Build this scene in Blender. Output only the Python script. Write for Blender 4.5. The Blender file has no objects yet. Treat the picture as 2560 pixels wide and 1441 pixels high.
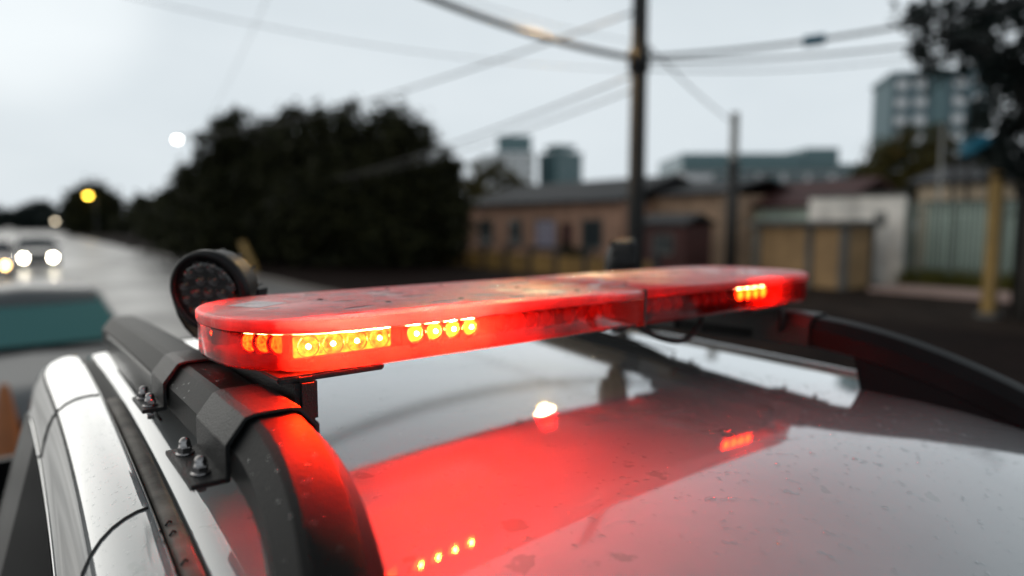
import bpy, bmesh, math, random
from mathutils import Vector, Matrix
R = math.radians
random.seed(7)
scene = bpy.context.scene
col = scene.collection

# ------------------------------------------------------------------ camera, sky, sun, exposure
CAM = Vector((-.237, -.70, 2.15))
YAW = R(39.4)
PITCH = math.atan(165.5 / 1700)
cam = bpy.data.cameras.new('camera')
cam_o = bpy.data.objects.new('camera', cam); col.objects.link(cam_o)
cam_o.location = CAM
cam_o.rotation_euler = (R(90) - PITCH, 0, -YAW)
cam.sensor_width = 36; cam.lens = 1700 / 2560 * 36
cam.clip_start = .02; cam.clip_end = 3000
cam.dof.use_dof = True
cam.dof.focus_distance = .79
cam.dof.aperture_fstop = (cam.lens / 1000) / .0158
scene.camera = cam_o
scene.view_settings.view_transform = 'Standard'
scene.view_settings.look = 'None'
scene.view_settings.exposure = .02
scene.view_settings.gamma = 1
cy = scene.cycles
cy.use_denoising = True
cy.max_bounces = 10; cy.transparent_max_bounces = 24
cy.caustics_reflective = False; cy.caustics_refractive = False
cy.sample_clamp_indirect = 4.0

RT = Vector((math.cos(YAW), -math.sin(YAW), 0))      # right of the view, on the ground
FW = Vector((math.sin(YAW), math.cos(YAW), 0))       # ahead of the view, on the ground
def P(X, Y, z=0.): v = RT * X + FW * Y; return Vector((CAM.x + v.x, CAM.y + v.y, z))
SUN_AZ = YAW + R(-62)                                # from +y towards +x
SUN_EL = R(22)

world = bpy.data.worlds.new('World'); scene.world = world
world.use_nodes = True
nt = world.node_tree; nt.nodes.clear()
def wn(t, **kw):
    n = nt.nodes.new(t)
    for k, v in kw.items(): setattr(n, k, v)
    return n
wout = wn('ShaderNodeOutputWorld'); wbg = wn('ShaderNodeBackground'); wbg.inputs[1].default_value = .1
sky = wn('ShaderNodeTexSky', sky_type='NISHITA', sun_disc=False)
sky.sun_elevation = SUN_EL; sky.sun_rotation = SUN_AZ; sky.dust_density = 3
tc = wn('ShaderNodeTexCoord')
mp = wn('ShaderNodeMapping'); mp.inputs['Scale'].default_value = (1.6, 1.6, 4.5)
no = wn('ShaderNodeTexNoise'); no.inputs['Scale'].default_value = 2.1; no.inputs['Detail'].default_value = 5; no.inputs['Roughness'].default_value = .5
cr = wn('ShaderNodeValToRGB')
cr.color_ramp.elements[0].position = .32; cr.color_ramp.elements[0].color = (.69, .755, .795, 1)
cr.color_ramp.elements[1].position = .68; cr.color_ramp.elements[1].color = (.755, .815, .85, 1)
dotn = wn('ShaderNodeVectorMath', operation='DOT_PRODUCT')
sd = Vector((math.sin(SUN_AZ) * math.cos(SUN_EL), math.cos(SUN_AZ) * math.cos(SUN_EL), math.sin(SUN_EL)))
GA, GE = YAW + R(-35), R(16)                          # the bright gap in the cloud
dotn.inputs[1].default_value = (math.sin(GA) * math.cos(GE), math.cos(GA) * math.cos(GE), math.sin(GE))
glow = wn('ShaderNodeMapRange'); glow.interpolation_type = 'SMOOTHERSTEP'
glow.inputs['From Min'].default_value = math.cos(R(10)); glow.inputs['From Max'].default_value = 1.0
glow.inputs['To Min'].default_value = 0; glow.inputs['To Max'].default_value = .15
gm = wn('ShaderNodeMix', data_type='RGBA', blend_type='ADD'); gm.inputs[0].default_value = 1
gc = wn('ShaderNodeMix', data_type='RGBA'); gc.inputs[6].default_value = (0, 0, 0, 1); gc.inputs[7].default_value = (1.05, 1, .92, 1)
sc10 = wn('ShaderNodeMix', data_type='RGBA', blend_type='MULTIPLY'); sc10.inputs[0].default_value = 1; sc10.inputs[7].default_value = (10.0, 10.05, 10.1, 1)
mixs = wn('ShaderNodeMix', data_type='RGBA'); mixs.inputs[0].default_value = .985
thick = wn('ShaderNodeMix', data_type='RGBA', blend_type='MULTIPLY'); thick.inputs[0].default_value = 1
L = nt.links.new
L(tc.outputs['Generated'], mp.inputs[0]); L(mp.outputs[0], no.inputs['Vector']); L(no.outputs['Fac'], cr.inputs[0])
L(tc.outputs['Generated'], dotn.inputs[0]); L(dotn.outputs['Value'], glow.inputs['Value']); L(glow.outputs[0], gc.inputs[0])
L(cr.outputs[0], gm.inputs[6]); L(gc.outputs[2], gm.inputs[7]); L(gm.outputs[2], sc10.inputs[6])
L(sky.outputs[0], mixs.inputs[6]); L(sc10.outputs[2], thick.inputs[6])
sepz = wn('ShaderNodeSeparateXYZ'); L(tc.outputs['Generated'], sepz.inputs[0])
lidr = wn('ShaderNodeMapRange'); lidr.interpolation_type = 'SMOOTHSTEP'                # cloud dimmed overhead, out of view, to lower roof light; horizon stays open
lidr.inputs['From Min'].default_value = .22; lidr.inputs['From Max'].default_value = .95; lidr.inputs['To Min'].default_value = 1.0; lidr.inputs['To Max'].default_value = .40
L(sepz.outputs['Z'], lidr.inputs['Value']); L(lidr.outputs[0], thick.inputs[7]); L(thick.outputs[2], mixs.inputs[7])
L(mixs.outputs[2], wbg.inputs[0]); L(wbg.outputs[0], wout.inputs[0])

sun = bpy.data.lights.new('sun', 'SUN'); sun.energy = 1.1; sun.angle = R(80); sun.color = (1, .93, .82)
sun_o = bpy.data.objects.new('sun', sun); col.objects.link(sun_o)
sun_o.rotation_euler = (-sd).to_track_quat('-Z', 'Y').to_euler()

# ------------------------------------------------------------------ materials
def mat(name, base, rough=.5, metal=0., coat=0., spec=.5, emit=None, es=0., var=0., vscale=8., bump=0., bscale=60., trans=0., crough=.03, ior=1.5):
    m = bpy.data.materials.new(name); m.use_nodes = True
    t = m.node_tree; b = t.nodes['Principled BSDF']
    b.inputs['Base Color'].default_value = (*base, 1)
    b.inputs['Roughness'].default_value = rough; b.inputs['Metallic'].default_value = metal
    b.inputs['Coat Weight'].default_value = coat; b.inputs['Coat Roughness'].default_value = crough
    b.inputs['Specular IOR Level'].default_value = spec
    b.inputs['Transmission Weight'].default_value = trans; b.inputs['IOR'].default_value = ior
    if emit: b.inputs['Emission Color'].default_value = (*emit, 1); b.inputs['Emission Strength'].default_value = es
    if var or bump:
        tcn = t.nodes.new('ShaderNodeTexCoord')
        if var:
            n = t.nodes.new('ShaderNodeTexNoise'); n.inputs['Scale'].default_value = vscale; n.inputs['Detail'].default_value = 6
            t.links.new(tcn.outputs['Object'], n.inputs['Vector'])
            mr = t.nodes.new('ShaderNodeMapRange'); mr.inputs['From Min'].default_value = .3; mr.inputs['From Max'].default_value = .7
            mr.inputs['To Min'].default_value = 1 - var; mr.inputs['To Max'].default_value = 1 + var
            t.links.new(n.outputs['Fac'], mr.inputs['Value'])
            mx = t.nodes.new('ShaderNodeMix'); mx.data_type = 'RGBA'; mx.blend_type = 'MULTIPLY'; mx.inputs[0].default_value = 1
            mx.inputs[6].default_value = (*base, 1)
            t.links.new(mr.outputs[0], mx.inputs[7]); t.links.new(mx.outputs[2], b.inputs['Base Color'])
        if bump:
            n2 = t.nodes.new('ShaderNodeTexNoise'); n2.inputs['Scale'].default_value = bscale; n2.inputs['Detail'].default_value = 3
            t.links.new(tcn.outputs['Object'], n2.inputs['Vector'])
            bp = t.nodes.new('ShaderNodeBump'); bp.inputs['Strength'].default_value = bump; bp.inputs['Distance'].default_value = .002
            t.links.new(n2.outputs['Fac'], bp.inputs['Height']); t.links.new(bp.outputs[0], b.inputs['Normal'])
    return m

def paint_material():
    m = mat('wet_white_paint', (.25, .27, .28), .5, 0, 0, .1)
    t = m.node_tree; b = t.nodes['Principled BSDF']; b.inputs['Coat Weight'].default_value = 0
    lac = t.nodes.new('ShaderNodeBsdfGlossy'); lac.inputs[0].default_value = (1, 1, 1, 1)      # wet lacquer over the colour coat
    tcn = t.nodes.new('ShaderNodeTexCoord')
    # flat patches of standing water and dried drops (they keep their own outline)
    mpn = t.nodes.new('ShaderNodeMapping'); mpn.inputs['Scale'].default_value = (1, 1, .3)
    t.links.new(tcn.outputs['Object'], mpn.inputs[0])
    wob = t.nodes.new('ShaderNodeTexNoise'); wob.inputs['Scale'].default_value = 30; wob.inputs['Detail'].default_value = 3
    t.links.new(mpn.outputs[0], wob.inputs['Vector'])
    ad = t.nodes.new('ShaderNodeMix'); ad.data_type = 'RGBA'; ad.blend_type = 'LINEAR_LIGHT'; ad.inputs[0].default_value = .03
    t.links.new(mpn.outputs[0], ad.inputs[6]); t.links.new(wob.outputs['Color'], ad.inputs[7])
    vor = t.nodes.new('ShaderNodeTexVoronoi'); vor.inputs['Scale'].default_value = 24; vor.inputs['Randomness'].default_value = 1
    t.links.new(ad.outputs[2], vor.inputs['Vector'])
    sel = t.nodes.new('ShaderNodeSeparateColor'); t.links.new(vor.outputs['Color'], sel.inputs[0])
    thr = t.nodes.new('ShaderNodeMapRange'); thr.inputs['From Min'].default_value = .62; thr.inputs['From Max'].default_value = 1; thr.inputs['To Min'].default_value = 0; thr.inputs['To Max'].default_value = .42
    t.links.new(sel.outputs[0], thr.inputs['Value'])
    lt = t.nodes.new('ShaderNodeMath'); lt.operation = 'SUBTRACT'; t.links.new(thr.outputs[0], lt.inputs[0]); t.links.new(vor.outputs['Distance'], lt.inputs[1])
    edge = t.nodes.new('ShaderNodeMapRange'); edge.inputs['From Min'].default_value = 0; edge.inputs['From Max'].default_value = .09
    t.links.new(lt.outputs[0], edge.inputs['Value'])
    fine = t.nodes.new('ShaderNodeTexNoise'); fine.inputs['Scale'].default_value = 5; fine.inputs['Detail'].default_value = 7
    t.links.new(tcn.outputs['Object'], fine.inputs['Vector'])
    fr = t.nodes.new('ShaderNodeMapRange'); fr.inputs['From Min'].default_value = .3; fr.inputs['From Max'].default_value = .7; fr.inputs['To Min'].default_value = .86; fr.inputs['To Max'].default_value = 1.06
    t.links.new(fine.outputs['Fac'], fr.inputs['Value'])
    c1 = t.nodes.new('ShaderNodeMix'); c1.data_type = 'RGBA'; c1.inputs[6].default_value = (.25, .27, .28, 1); c1.inputs[7].default_value = (.135, .175, .17, 1)
    sc = t.nodes.new('ShaderNodeMath'); sc.operation = 'MULTIPLY'; sc.inputs[1].default_value = .6
    t.links.new(edge.outputs[0], sc.inputs[0]); t.links.new(sc.outputs[0], c1.inputs[0])
    c2 = t.nodes.new('ShaderNodeMix'); c2.data_type = 'RGBA'; c2.blend_type = 'MULTIPLY'; c2.inputs[0].default_value = 1
    t.links.new(c1.outputs[2], c2.inputs[6]); t.links.new(fr.outputs[0], c2.inputs[7])
    t.links.new(c2.outputs[2], b.inputs['Base Color'])
    # film of fine damp on the lacquer
    cr_ = t.nodes.new('ShaderNodeMapRange'); cr_.inputs['From Min'].default_value = .35; cr_.inputs['From Max'].default_value = .7; cr_.inputs['To Min'].default_value = .008; cr_.inputs['To Max'].default_value = .045
    t.links.new(fine.outputs['Fac'], cr_.inputs['Value']); t.links.new(cr_.outputs[0], lac.inputs['Roughness'])
    sp = t.nodes.new('ShaderNodeTexNoise'); sp.inputs['Scale'].default_value = 900; sp.inputs['Detail'].default_value = 1
    t.links.new(tcn.outputs['Object'], sp.inputs['Vector'])
    bp = t.nodes.new('ShaderNodeBump'); bp.inputs['Strength'].default_value = .025; bp.inputs['Distance'].default_value = .0006
    t.links.new(sp.outputs['Fac'], bp.inputs['Height']); t.links.new(bp.outputs[0], lac.inputs['Normal'])
    lw = t.nodes.new('ShaderNodeLayerWeight'); lw.inputs[0].default_value = .5
    pw = t.nodes.new('ShaderNodeMath'); pw.operation = 'POWER'; pw.inputs[1].default_value = 4.0
    ml = t.nodes.new('ShaderNodeMath'); ml.operation = 'MULTIPLY_ADD'; ml.inputs[1].default_value = 1.95; ml.inputs[2].default_value = .04
    mn = t.nodes.new('ShaderNodeMath'); mn.operation = 'MINIMUM'; mn.inputs[1].default_value = .9
    t.links.new(lw.outputs['Facing'], pw.inputs[0]); t.links.new(pw.outputs[0], ml.inputs[0]); t.links.new(ml.outputs[0], mn.inputs[0])
    mxs = t.nodes.new('ShaderNodeMixShader'); t.links.new(mn.outputs[0], mxs.inputs[0]); t.links.new(b.outputs[0], mxs.inputs[1]); t.links.new(lac.outputs[0], mxs.inputs[2])
    t.links.new(mxs.outputs[0], t.nodes['Material Output'].inputs[0])
    return m

def lens_material(name, tint, diff, mixd, rough, bump=.0, bscale=900, ior=1.5, front=.4, gloss=1.):
    """coloured polycarbonate: see-through, slightly cloudy, glossy outside"""
    m = bpy.data.materials.new(name); m.use_nodes = True
    t = m.node_tree; t.nodes.clear()
    out = t.nodes.new('ShaderNodeOutputMaterial')
    tr = t.nodes.new('ShaderNodeBsdfTransparent'); tr.inputs[0].default_value = (*tint, 1)
    tl = t.nodes.new('ShaderNodeBsdfTranslucent'); tl.inputs[0].default_value = (*diff, 1)
    df = t.nodes.new('ShaderNodeBsdfDiffuse'); df.inputs[0].default_value = (*diff, 1)
    m1 = t.nodes.new('ShaderNodeMixShader'); m1.inputs[0].default_value = front
    m2 = t.nodes.new('ShaderNodeMixShader')
    tcn = t.nodes.new('ShaderNodeTexCoord')
    nz = t.nodes.new('ShaderNodeTexNoise'); nz.inputs['Scale'].default_value = 38; nz.inputs['Detail'].default_value = 5
    t.links.new(tcn.outputs['Object'], nz.inputs['Vector'])
    mr = t.nodes.new('ShaderNodeMapRange'); mr.inputs['From Min'].default_value = .3; mr.inputs['From Max'].default_value = .7
    mr.inputs['To Min'].default_value = mixd * .7; mr.inputs['To Max'].default_value = min(1, mixd * 1.3)
    t.links.new(nz.outputs['Fac'], mr.inputs['Value']); t.links.new(mr.outputs[0], m2.inputs[0])
    gl = t.nodes.new('ShaderNodeBsdfGlossy'); gl.inputs['Roughness'].default_value = rough; gl.inputs[0].default_value = (1, 1, 1, 1)
    fr = t.nodes.new('ShaderNodeFresnel'); fr.inputs[0].default_value = 1.5
    iorm = t.nodes.new('ShaderNodeMix'); iorm.data_type = 'FLOAT'; iorm.inputs[2].default_value = ior; iorm.inputs[3].default_value = 1 / ior   # same reflectance from either side of the thin shell
    m3 = t.nodes.new('ShaderNodeMixShader')
    geo = t.nodes.new('ShaderNodeNewGeometry'); gcol = t.nodes.new('ShaderNodeMix'); gcol.data_type = 'RGBA'
    gcol.inputs[6].default_value = (1, 1, 1, 1); gcol.inputs[7].default_value = (*[q * .5 for q in diff], 1)   # inner face: tinted by the plastic
    t.links.new(geo.outputs['Backfacing'], iorm.inputs[0]); t.links.new(iorm.outputs[0], fr.inputs[0]); t.links.new(geo.outputs['Backfacing'], gcol.inputs[0]); t.links.new(gcol.outputs[2], gl.inputs[0])
    t.links.new(tl.outputs[0], m1.inputs[1]); t.links.new(df.outputs[0], m1.inputs[2])
    t.links.new(tr.outputs[0], m2.inputs[1]); t.links.new(m1.outputs[0], m2.inputs[2])
    gmul = t.nodes.new('ShaderNodeMath'); gmul.operation = 'MULTIPLY'; gmul.inputs[1].default_value = gloss
    t.links.new(fr.outputs[0], gmul.inputs[0]); t.links.new(gmul.outputs[0], m3.inputs[0]); t.links.new(m2.outputs[0], m3.inputs[1]); t.links.new(gl.outputs[0], m3.inputs[2])
    if bump:
        v = t.nodes.new('ShaderNodeTexVoronoi'); v.inputs['Scale'].default_value = bscale; t.links.new(tcn.outputs['Object'], v.inputs['Vector'])
        n3 = t.nodes.new('ShaderNodeTexNoise'); n3.inputs['Scale'].default_value = 9; t.links.new(tcn.outputs['Object'], n3.inputs['Vector'])
        mm = t.nodes.new('ShaderNodeMapRange'); mm.inputs['From Min'].default_value = .38; mm.inputs['From Max'].default_value = .5; mm.inputs['To Max'].default_value = bump
        t.links.new(n3.outputs['Fac'], mm.inputs['Value'])
        bp = t.nodes.new('ShaderNodeBump'); bp.inputs['Distance'].default_value = .001; bp.invert = True
        t.links.new(mm.outputs[0], bp.inputs['Strength']); t.links.new(v.outputs['Distance'], bp.inputs['Height'])
        t.links.new(bp.outputs[0], gl.inputs['Normal']); t.links.new(bp.outputs[0], fr.inputs['Normal'])
    t.links.new(m3.outputs[0], out.inputs[0])
    return m

def emit_mat(name, c, s):
    m = bpy.data.materials.new(name); m.use_nodes = True
    t = m.node_tree; t.nodes.clear()
    o = t.nodes.new('ShaderNodeOutputMaterial'); e = t.nodes.new('ShaderNodeEmission')
    e.inputs[0].default_value = (*c, 1); e.inputs[1].default_value = s
    t.links.new(e.outputs[0], o.inputs[0]); return m

def leaf_mat(name, c1, c2):
    m = mat(name, c1, .7, spec=.1); t = m.node_tree; b = t.nodes['Principled BSDF']
    g = t.nodes.new('ShaderNodeNewGeometry'); r = t.nodes.new('ShaderNodeMix'); r.data_type = 'RGBA'
    r.inputs[6].default_value = (*c1, 1); r.inputs[7].default_value = (*c2, 1)
    t.links.new(g.outputs['Random Per Island'], r.inputs[0]); t.links.new(r.outputs[2], b.inputs['Base Color'])
    b.inputs['Subsurface Weight'].default_value = 0
    return m

def water_material(name='water_drop', ior=1.6, tint=(.95, .96, .96)):
    m = bpy.data.materials.new(name); m.use_nodes = True
    t = m.node_tree; t.nodes.clear()
    o = t.nodes.new('ShaderNodeOutputMaterial'); tr = t.nodes.new('ShaderNodeBsdfRefraction'); tr.inputs['IOR'].default_value = 1.33; tr.inputs['Roughness'].default_value = .02
    tp = t.nodes.new('ShaderNodeBsdfTransparent'); tp.inputs[0].default_value = (*tint, 1)
    gl = t.nodes.new('ShaderNodeBsdfGlossy'); gl.inputs['Roughness'].default_value = .03
    fr = t.nodes.new('ShaderNodeFresnel'); geo = t.nodes.new('ShaderNodeNewGeometry')
    im = t.nodes.new('ShaderNodeMix'); im.data_type = 'FLOAT'; im.inputs[2].default_value = ior; im.inputs[3].default_value = 1 / ior
    t.links.new(geo.outputs['Backfacing'], im.inputs[0]); t.links.new(im.outputs[0], fr.inputs[0])
    m1 = t.nodes.new('ShaderNodeMixShader')
    t.links.new(fr.outputs[0], m1.inputs[0]); t.links.new(tp.outputs[0], m1.inputs[1]); t.links.new(gl.outputs[0], m1.inputs[2])
    t.links.new(m1.outputs[0], o.inputs[0]); return m

M = {}
M['paint'] = paint_material()
M['rail'] = mat('satin_black_rail', (.0045, .005, .0055), .42, 0, .0, .5, var=.25, vscale=12, bump=.25, bscale=260, crough=.25, ior=1.17)
M['powder'] = mat('black_powder_coat', (.009, .0095, .010), .36, 0, .0, .5, bump=.8, bscale=420, ior=1.35)
M['gloss_black'] = mat('gloss_black', (.005, .0055, .006), .2, 0, 0, .5, ior=1.14)
M['rubber'] = mat('weathered_rubber', (.15, .135, .12), .6, 0, 0, .3, var=.45, vscale=26, bump=.5, bscale=90)
M['black_rubber'] = mat('black_rubber', (.012, .012, .012), .6)
M['chrome'] = mat('zinc_steel', (.26, .25, .25), .2, 1)
M['glass'] = mat('dark_tinted_glass', (.003, .004, .005), .2, 0, 0, .5, ior=1.02)
M['red_lid'] = lens_material('red_lid', (.85, .02, .010), (.92, .010, .009), .86, .30, bump=.7, bscale=620, ior=1.4, front=.75, gloss=.8)
M['red_lens'] = lens_material('red_lens', (.90, .016, .002), (.66, .004, .002), .21, .10, bump=.06, bscale=500)
M['red_base'] = lens_material('red_base', (.42, .022, .006), (.30, .006, .004), .10, .12)
M['chassis'] = mat('grey_aluminium_chassis', (.22, .22, .22), .5, 0)
M['module'] = mat('dark_module_housing', (.10, .09, .09), .4, 0)
M['cup'] = mat('mirror_reflector_cup', (.5, .5, .5), .2, 1)
M['optic_lit'] = emit_mat('lit_optic', (1, .62, .22), 150)
M['led_hot'] = emit_mat('led_core', (1, .86, .6), 14000)
def lumpy_emit(name, c, lo, hi, scale):
    m = emit_mat(name, c, 1); t = m.node_tree; e = [n for n in t.nodes if n.type == 'EMISSION'][0]
    tcn = t.nodes.new('ShaderNodeTexCoord'); n = t.nodes.new('ShaderNodeTexNoise'); n.inputs['Scale'].default_value = scale; n.inputs['Detail'].default_value = 4; n.inputs['Roughness'].default_value = .7
    mr = t.nodes.new('ShaderNodeMapRange'); mr.inputs['From Min'].default_value = .36; mr.inputs['From Max'].default_value = .66; mr.inputs['To Min'].default_value = lo; mr.inputs['To Max'].default_value = hi
    t.links.new(tcn.outputs['Object'], n.inputs['Vector']); t.links.new(n.outputs['Fac'], mr.inputs['Value']); t.links.new(mr.outputs[0], e.inputs[1])
    return m
M['optic_plate'] = lumpy_emit('prismatic_lit_optic', (1, .62, .22), 16, 150, 150)
M['optic_half'] = lumpy_emit('dim_lit_optic', (1, .62, .22), 3, 70, 330)
M['led_off'] = mat('unlit_led', (.55, .5, .38), .15, 0, .6)
M['clear'] = mat('clear_reflector', (.8, .8, .8), .12, .9)
M['water'] = water_material()
M['water_blot'] = water_material('water_blot', 1.9, (.97, .97, .97))
M['white_label'] = mat('white_label', (.75, .75, .75), .5)

# ------------------------------------------------------------------ mesh helpers
class MB:
    def __init__(s): s.v = []; s.f = []; s.sm = []
    def add(s, vs, fs, smooth=False):
        o = len(s.v); s.v += [tuple(v) for v in vs]
        s.f += [tuple(i + o for i in f) for f in fs]; s.sm += [smooth] * len(fs); return s
    def box(s, x0, x1, y0, y1, z0, z1, mx=None):
        vs = [Vector((x, y, z)) for z in (z0, z1) for y in (y0, y1) for x in (x0, x1)]
        if mx is not None: vs = [mx @ v for v in vs]
        return s.add(vs, [(0, 2, 3, 1), (4, 5, 7, 6), (0, 1, 5, 4), (2, 6, 7, 3), (0, 4, 6, 2), (1, 3, 7, 5)])
    def loft(s, rings, closed=True, caps=True, smooth=True):
        n = len(rings[0]); vs = [p for r in rings for p in r]; fs = []
        for i in range(len(rings) - 1):
            for j in range(n if closed else n - 1):
                k = (j + 1) % n
                fs.append((i * n + j, i * n + k, (i + 1) * n + k, (i + 1) * n + j))
        s.add(vs, fs, smooth)
        if caps and closed:
            o = len(s.v) - len(vs)
            s.f.append(tuple(o + j for j in reversed(range(n)))); s.sm.append(False)
            s.f.append(tuple(o + (len(rings) - 1) * n + j for j in range(n))); s.sm.append(False)
        return s
    def tube(s, pts, r, n=8, smooth=True):
        pts = [Vector(p) for p in pts]; rs = r if isinstance(r, (list, tuple)) else [r] * len(pts)
        rings = []; ref = None
        for i, p in enumerate(pts):
            d = (pts[min(i + 1, len(pts) - 1)] - pts[max(i - 1, 0)]).normalized()
            if ref is None: ref = Vector((0, 0, 1)) if abs(d.z) < .9 else Vector((1, 0, 0))
            a = d.cross(ref).normalized(); b = a.cross(d).normalized(); ref = b
            rings.append([p + (a * math.cos(t) + b * math.sin(t)) * rs[i] for t in [2 * math.pi * k / n for k in range(n)]])
        return s.loft(rings, smooth=smooth)
    def lathe(s, prof, n=24, mx=None, smooth=True):
        """prof: list of (r, h) about local z"""
        rings = []
        for r, h in prof:
            ring = [Vector((r * math.cos(2 * math.pi * k / n), r * math.sin(2 * math.pi * k / n), h)) for k in range(n)]
            if mx is not None: ring = [mx @ q for q in ring]
            rings.append(ring)
        return s.loft(rings, smooth=smooth)
    def obj(s, name, m, parent=None, bevel=0., auto=None):
        me = bpy.data.meshes.new(name); me.from_pydata(s.v, [], s.f)
        if auto: s.sm = [True] * len(s.f)
        me.polygons.foreach_set('use_smooth', s.sm); me.update()
        bm = bmesh.new(); bm.from_mesh(me); bmesh.ops.recalc_face_normals(bm, faces=bm.faces)
        if bevel: 
            bmesh.ops.bevel(bm, geom=[e for e in bm.edges if e.is_manifold and e.calc_face_angle(0) > R(28)], offset=bevel, segments=2, affect='EDGES', clamp_overlap=True)
        bm.to_mesh(me); bm.free()
        if auto: me.set_sharp_from_angle(angle=R(auto))
        o = bpy.data.objects.new(name, me); col.objects.link(o)
        if m: me.materials.append(M[m] if isinstance(m, str) else m)
        if parent is not None: o.parent = parent
        return o

def tag(o, label=None, cat=None, group=None, kind=None):
    for k, v in (('label', label), ('category', cat), ('group', group), ('kind', kind)):
        if v: o[k] = v
    return o
def empty(name, loc=(0, 0, 0), rz=0., label=None, cat=None, group=None):
    o = bpy.data.objects.new(name, None); col.objects.link(o); o.location = loc; o.rotation_euler[2] = rz
    o.empty_display_size = .1
    return tag(o, label, cat, group)
def copy_tree(o, parent=None):
    c = o.copy(); col.objects.link(c)
    if parent is not None: c.parent = parent
    for ch in list(o.children): copy_tree(ch, c)
    return c
def lerp(a, b, t): return a + (b - a) * t

# ------------------------------------------------------------------ ground, road, pavement (street frame)
ST_AZ = YAW + R(-36)
SD = Vector((math.sin(ST_AZ), math.cos(ST_AZ), 0))        # along the street, away from us
SN = Vector((math.cos(ST_AZ), -math.sin(ST_AZ), 0))       # to the right of it
def S(t, n, z=0.): v = SD * t + SN * n; return Vector((CAM.x + v.x, CAM.y + v.y, z))
ST_RZ = -ST_AZ                                            # rotation putting local +y along the street, +x to its right

def wet_asphalt():
    m = mat('wet_asphalt', (.05, .05, .052), .3, 0, 0, 1.0)
    t = m.node_tree; b = t.nodes['Principled BSDF']; tcn = t.nodes.new('ShaderNodeTexCoord')
    n = t.nodes.new('ShaderNodeTexNoise'); n.inputs['Scale'].default_value = .35; n.inputs['Detail'].default_value = 8
    t.links.new(tcn.outputs['Object'], n.inputs['Vector'])
    mr = t.nodes.new('ShaderNodeMapRange'); mr.inputs['From Min'].default_value = .35; mr.inputs['From Max'].default_value = .65; mr.inputs['To Min'].default_value = .28; mr.inputs['To Max'].default_value = .5
    t.links.new(n.outputs['Fac'], mr.inputs['Value']); t.links.new(mr.outputs[0], b.inputs['Roughness'])
    n2 = t.nodes.new('ShaderNodeTexNoise'); n2.inputs['Scale'].default_value = 3; n2.inputs['Detail'].default_value = 8
    t.links.new(tcn.outputs['Object'], n2.inputs['Vector'])
    c = t.nodes.new('ShaderNodeMix'); c.data_type = 'RGBA'; c.inputs[6].default_value = (.07, .07, .073, 1); c.inputs[7].default_value = (.15, .148, .146, 1)
    t.links.new(n2.outputs['Fac'], c.inputs[0]); t.links.new(c.outputs[2], b.inputs['Base Color'])
    return m
M['asphalt'] = wet_asphalt()
M['soil'] = mat('damp_soil', (.020, .014, .011), .9, 0, 0, .06, var=.5, vscale=1.2, bump=.8, bscale=14)
M['paver'] = mat('damp_dark_paver', (.012, .0075, .0065), .9, 0, 0, .04, var=.4, vscale=2.2, bump=.5, bscale=20)
M['kerb'] = mat('kerb_concrete', (.16, .14, .125), .7, var=.3, vscale=3)
M['line'] = mat('road_paint', (.6, .6, .56), .5, var=.2, vscale=6)
def strip(name, n0, n1, t0, t1, z, m, steps=1):
    b = MB(); vs = []; fs = []
    for i in range(steps + 1):
        t = lerp(t0, t1, i / steps); vs += [S(t, n0, z), S(t, n1, z)]
    for i in range(steps): fs.append((2 * i, 2 * i + 1, 2 * i + 3, 2 * i + 2))
    return b.add(vs, fs).obj(name, m)
tag(strip('ground', -900, 900, -900, 1600, -.012, 'soil'), kind='structure')
tag(strip('road', -9, 7.3, -60, 900, 0, 'asphalt'), kind='structure')
def slab(name, n0, n1, t0, t1, z0, z1, m, kind='structure'):
    b = MB()
    vs = [S(t, n, z) for z in (z0, z1) for t in (t0, t1) for n in (n0, n1)]
    b.add(vs, [(0, 2, 3, 1), (4, 5, 7, 6), (0, 1, 5, 4), (2, 6, 7, 3), (0, 4, 6, 2), (1, 3, 7, 5)])
    o = b.obj(name, m); return tag(o, kind=kind)
slab('pavement', 7.45, 14.6, -60, 400, -.1, .105, 'paver')
kerb_root = empty('kerb'); kerb_root['kind'] = 'structure'
kb = MB().box(-.075, .075, -.49, .49, -.1, .125).obj('kerb_stone', 'kerb', kerb_root, bevel=.015)
for i in range(70):
    o = kb if i == 0 else kb.copy()
    if i: col.objects.link(o); o.parent = kerb_root
    o.location = S(-6 + i, 7.375, random.uniform(-.006, .006)); o.rotation_euler[2] = ST_RZ + random.uniform(-.006, .006)
slab('road_marking', -.9, -.8, 18, 400, -.01, .004, 'line')
slab('verge', 14.6, 22.9, -60, 400, -.1, .05, 'soil')

# ------------------------------------------------------------------ the pickup we stand beside (nose towards -y)
def zedge(y):
    z = 2.15 - .2695 - .0143 * (y - 1.88) ** 2
    if y > .95: z -= 1.4 * (y - .95) ** 2
    if y < -.2: z -= .59 * (y + .2) ** 2
    return z
def xl(y): return -.078 + .075 * y - .028 * y * y
XC = .575
def xr(y): return 2 * XC - xl(y)
truck = empty('pickup_truck', (0, 0, 0), 0, 'wet white pickup cab carrying the red light bar, seen across its roof', 'pickup truck')
ys = [-.75 + .0625 * i for i in range(30)]          # -.75 .. 1.06
ys = ys + [1.09, 1.115, 1.13]
def roofz(x, y):
    h = (x - XC) / (XC - xl(y))
    return zedge(y) + .0205 * (1 - h * h) - .006 * max(0, abs(h) - .93) / .07
# roof panel between the drip channels
b = MB(); NU = 48; rows = []
for y in ys:
    a, c = xl(y) + .013, xr(y) - .013
    rows.append([Vector((lerp(a, c, i / NU), y, roofz(lerp(a, c, i / NU), y))) for i in range(NU + 1)])
for r in rows:                                       # lips folding down into the channels
    r.insert(0, r[0] + Vector((-.001, 0, -.013))); r.append(r[-1] + Vector((.001, 0, -.013)))
b.loft(rows, closed=False, smooth=True)
b.obj('roof', 'paint', truck)
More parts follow.
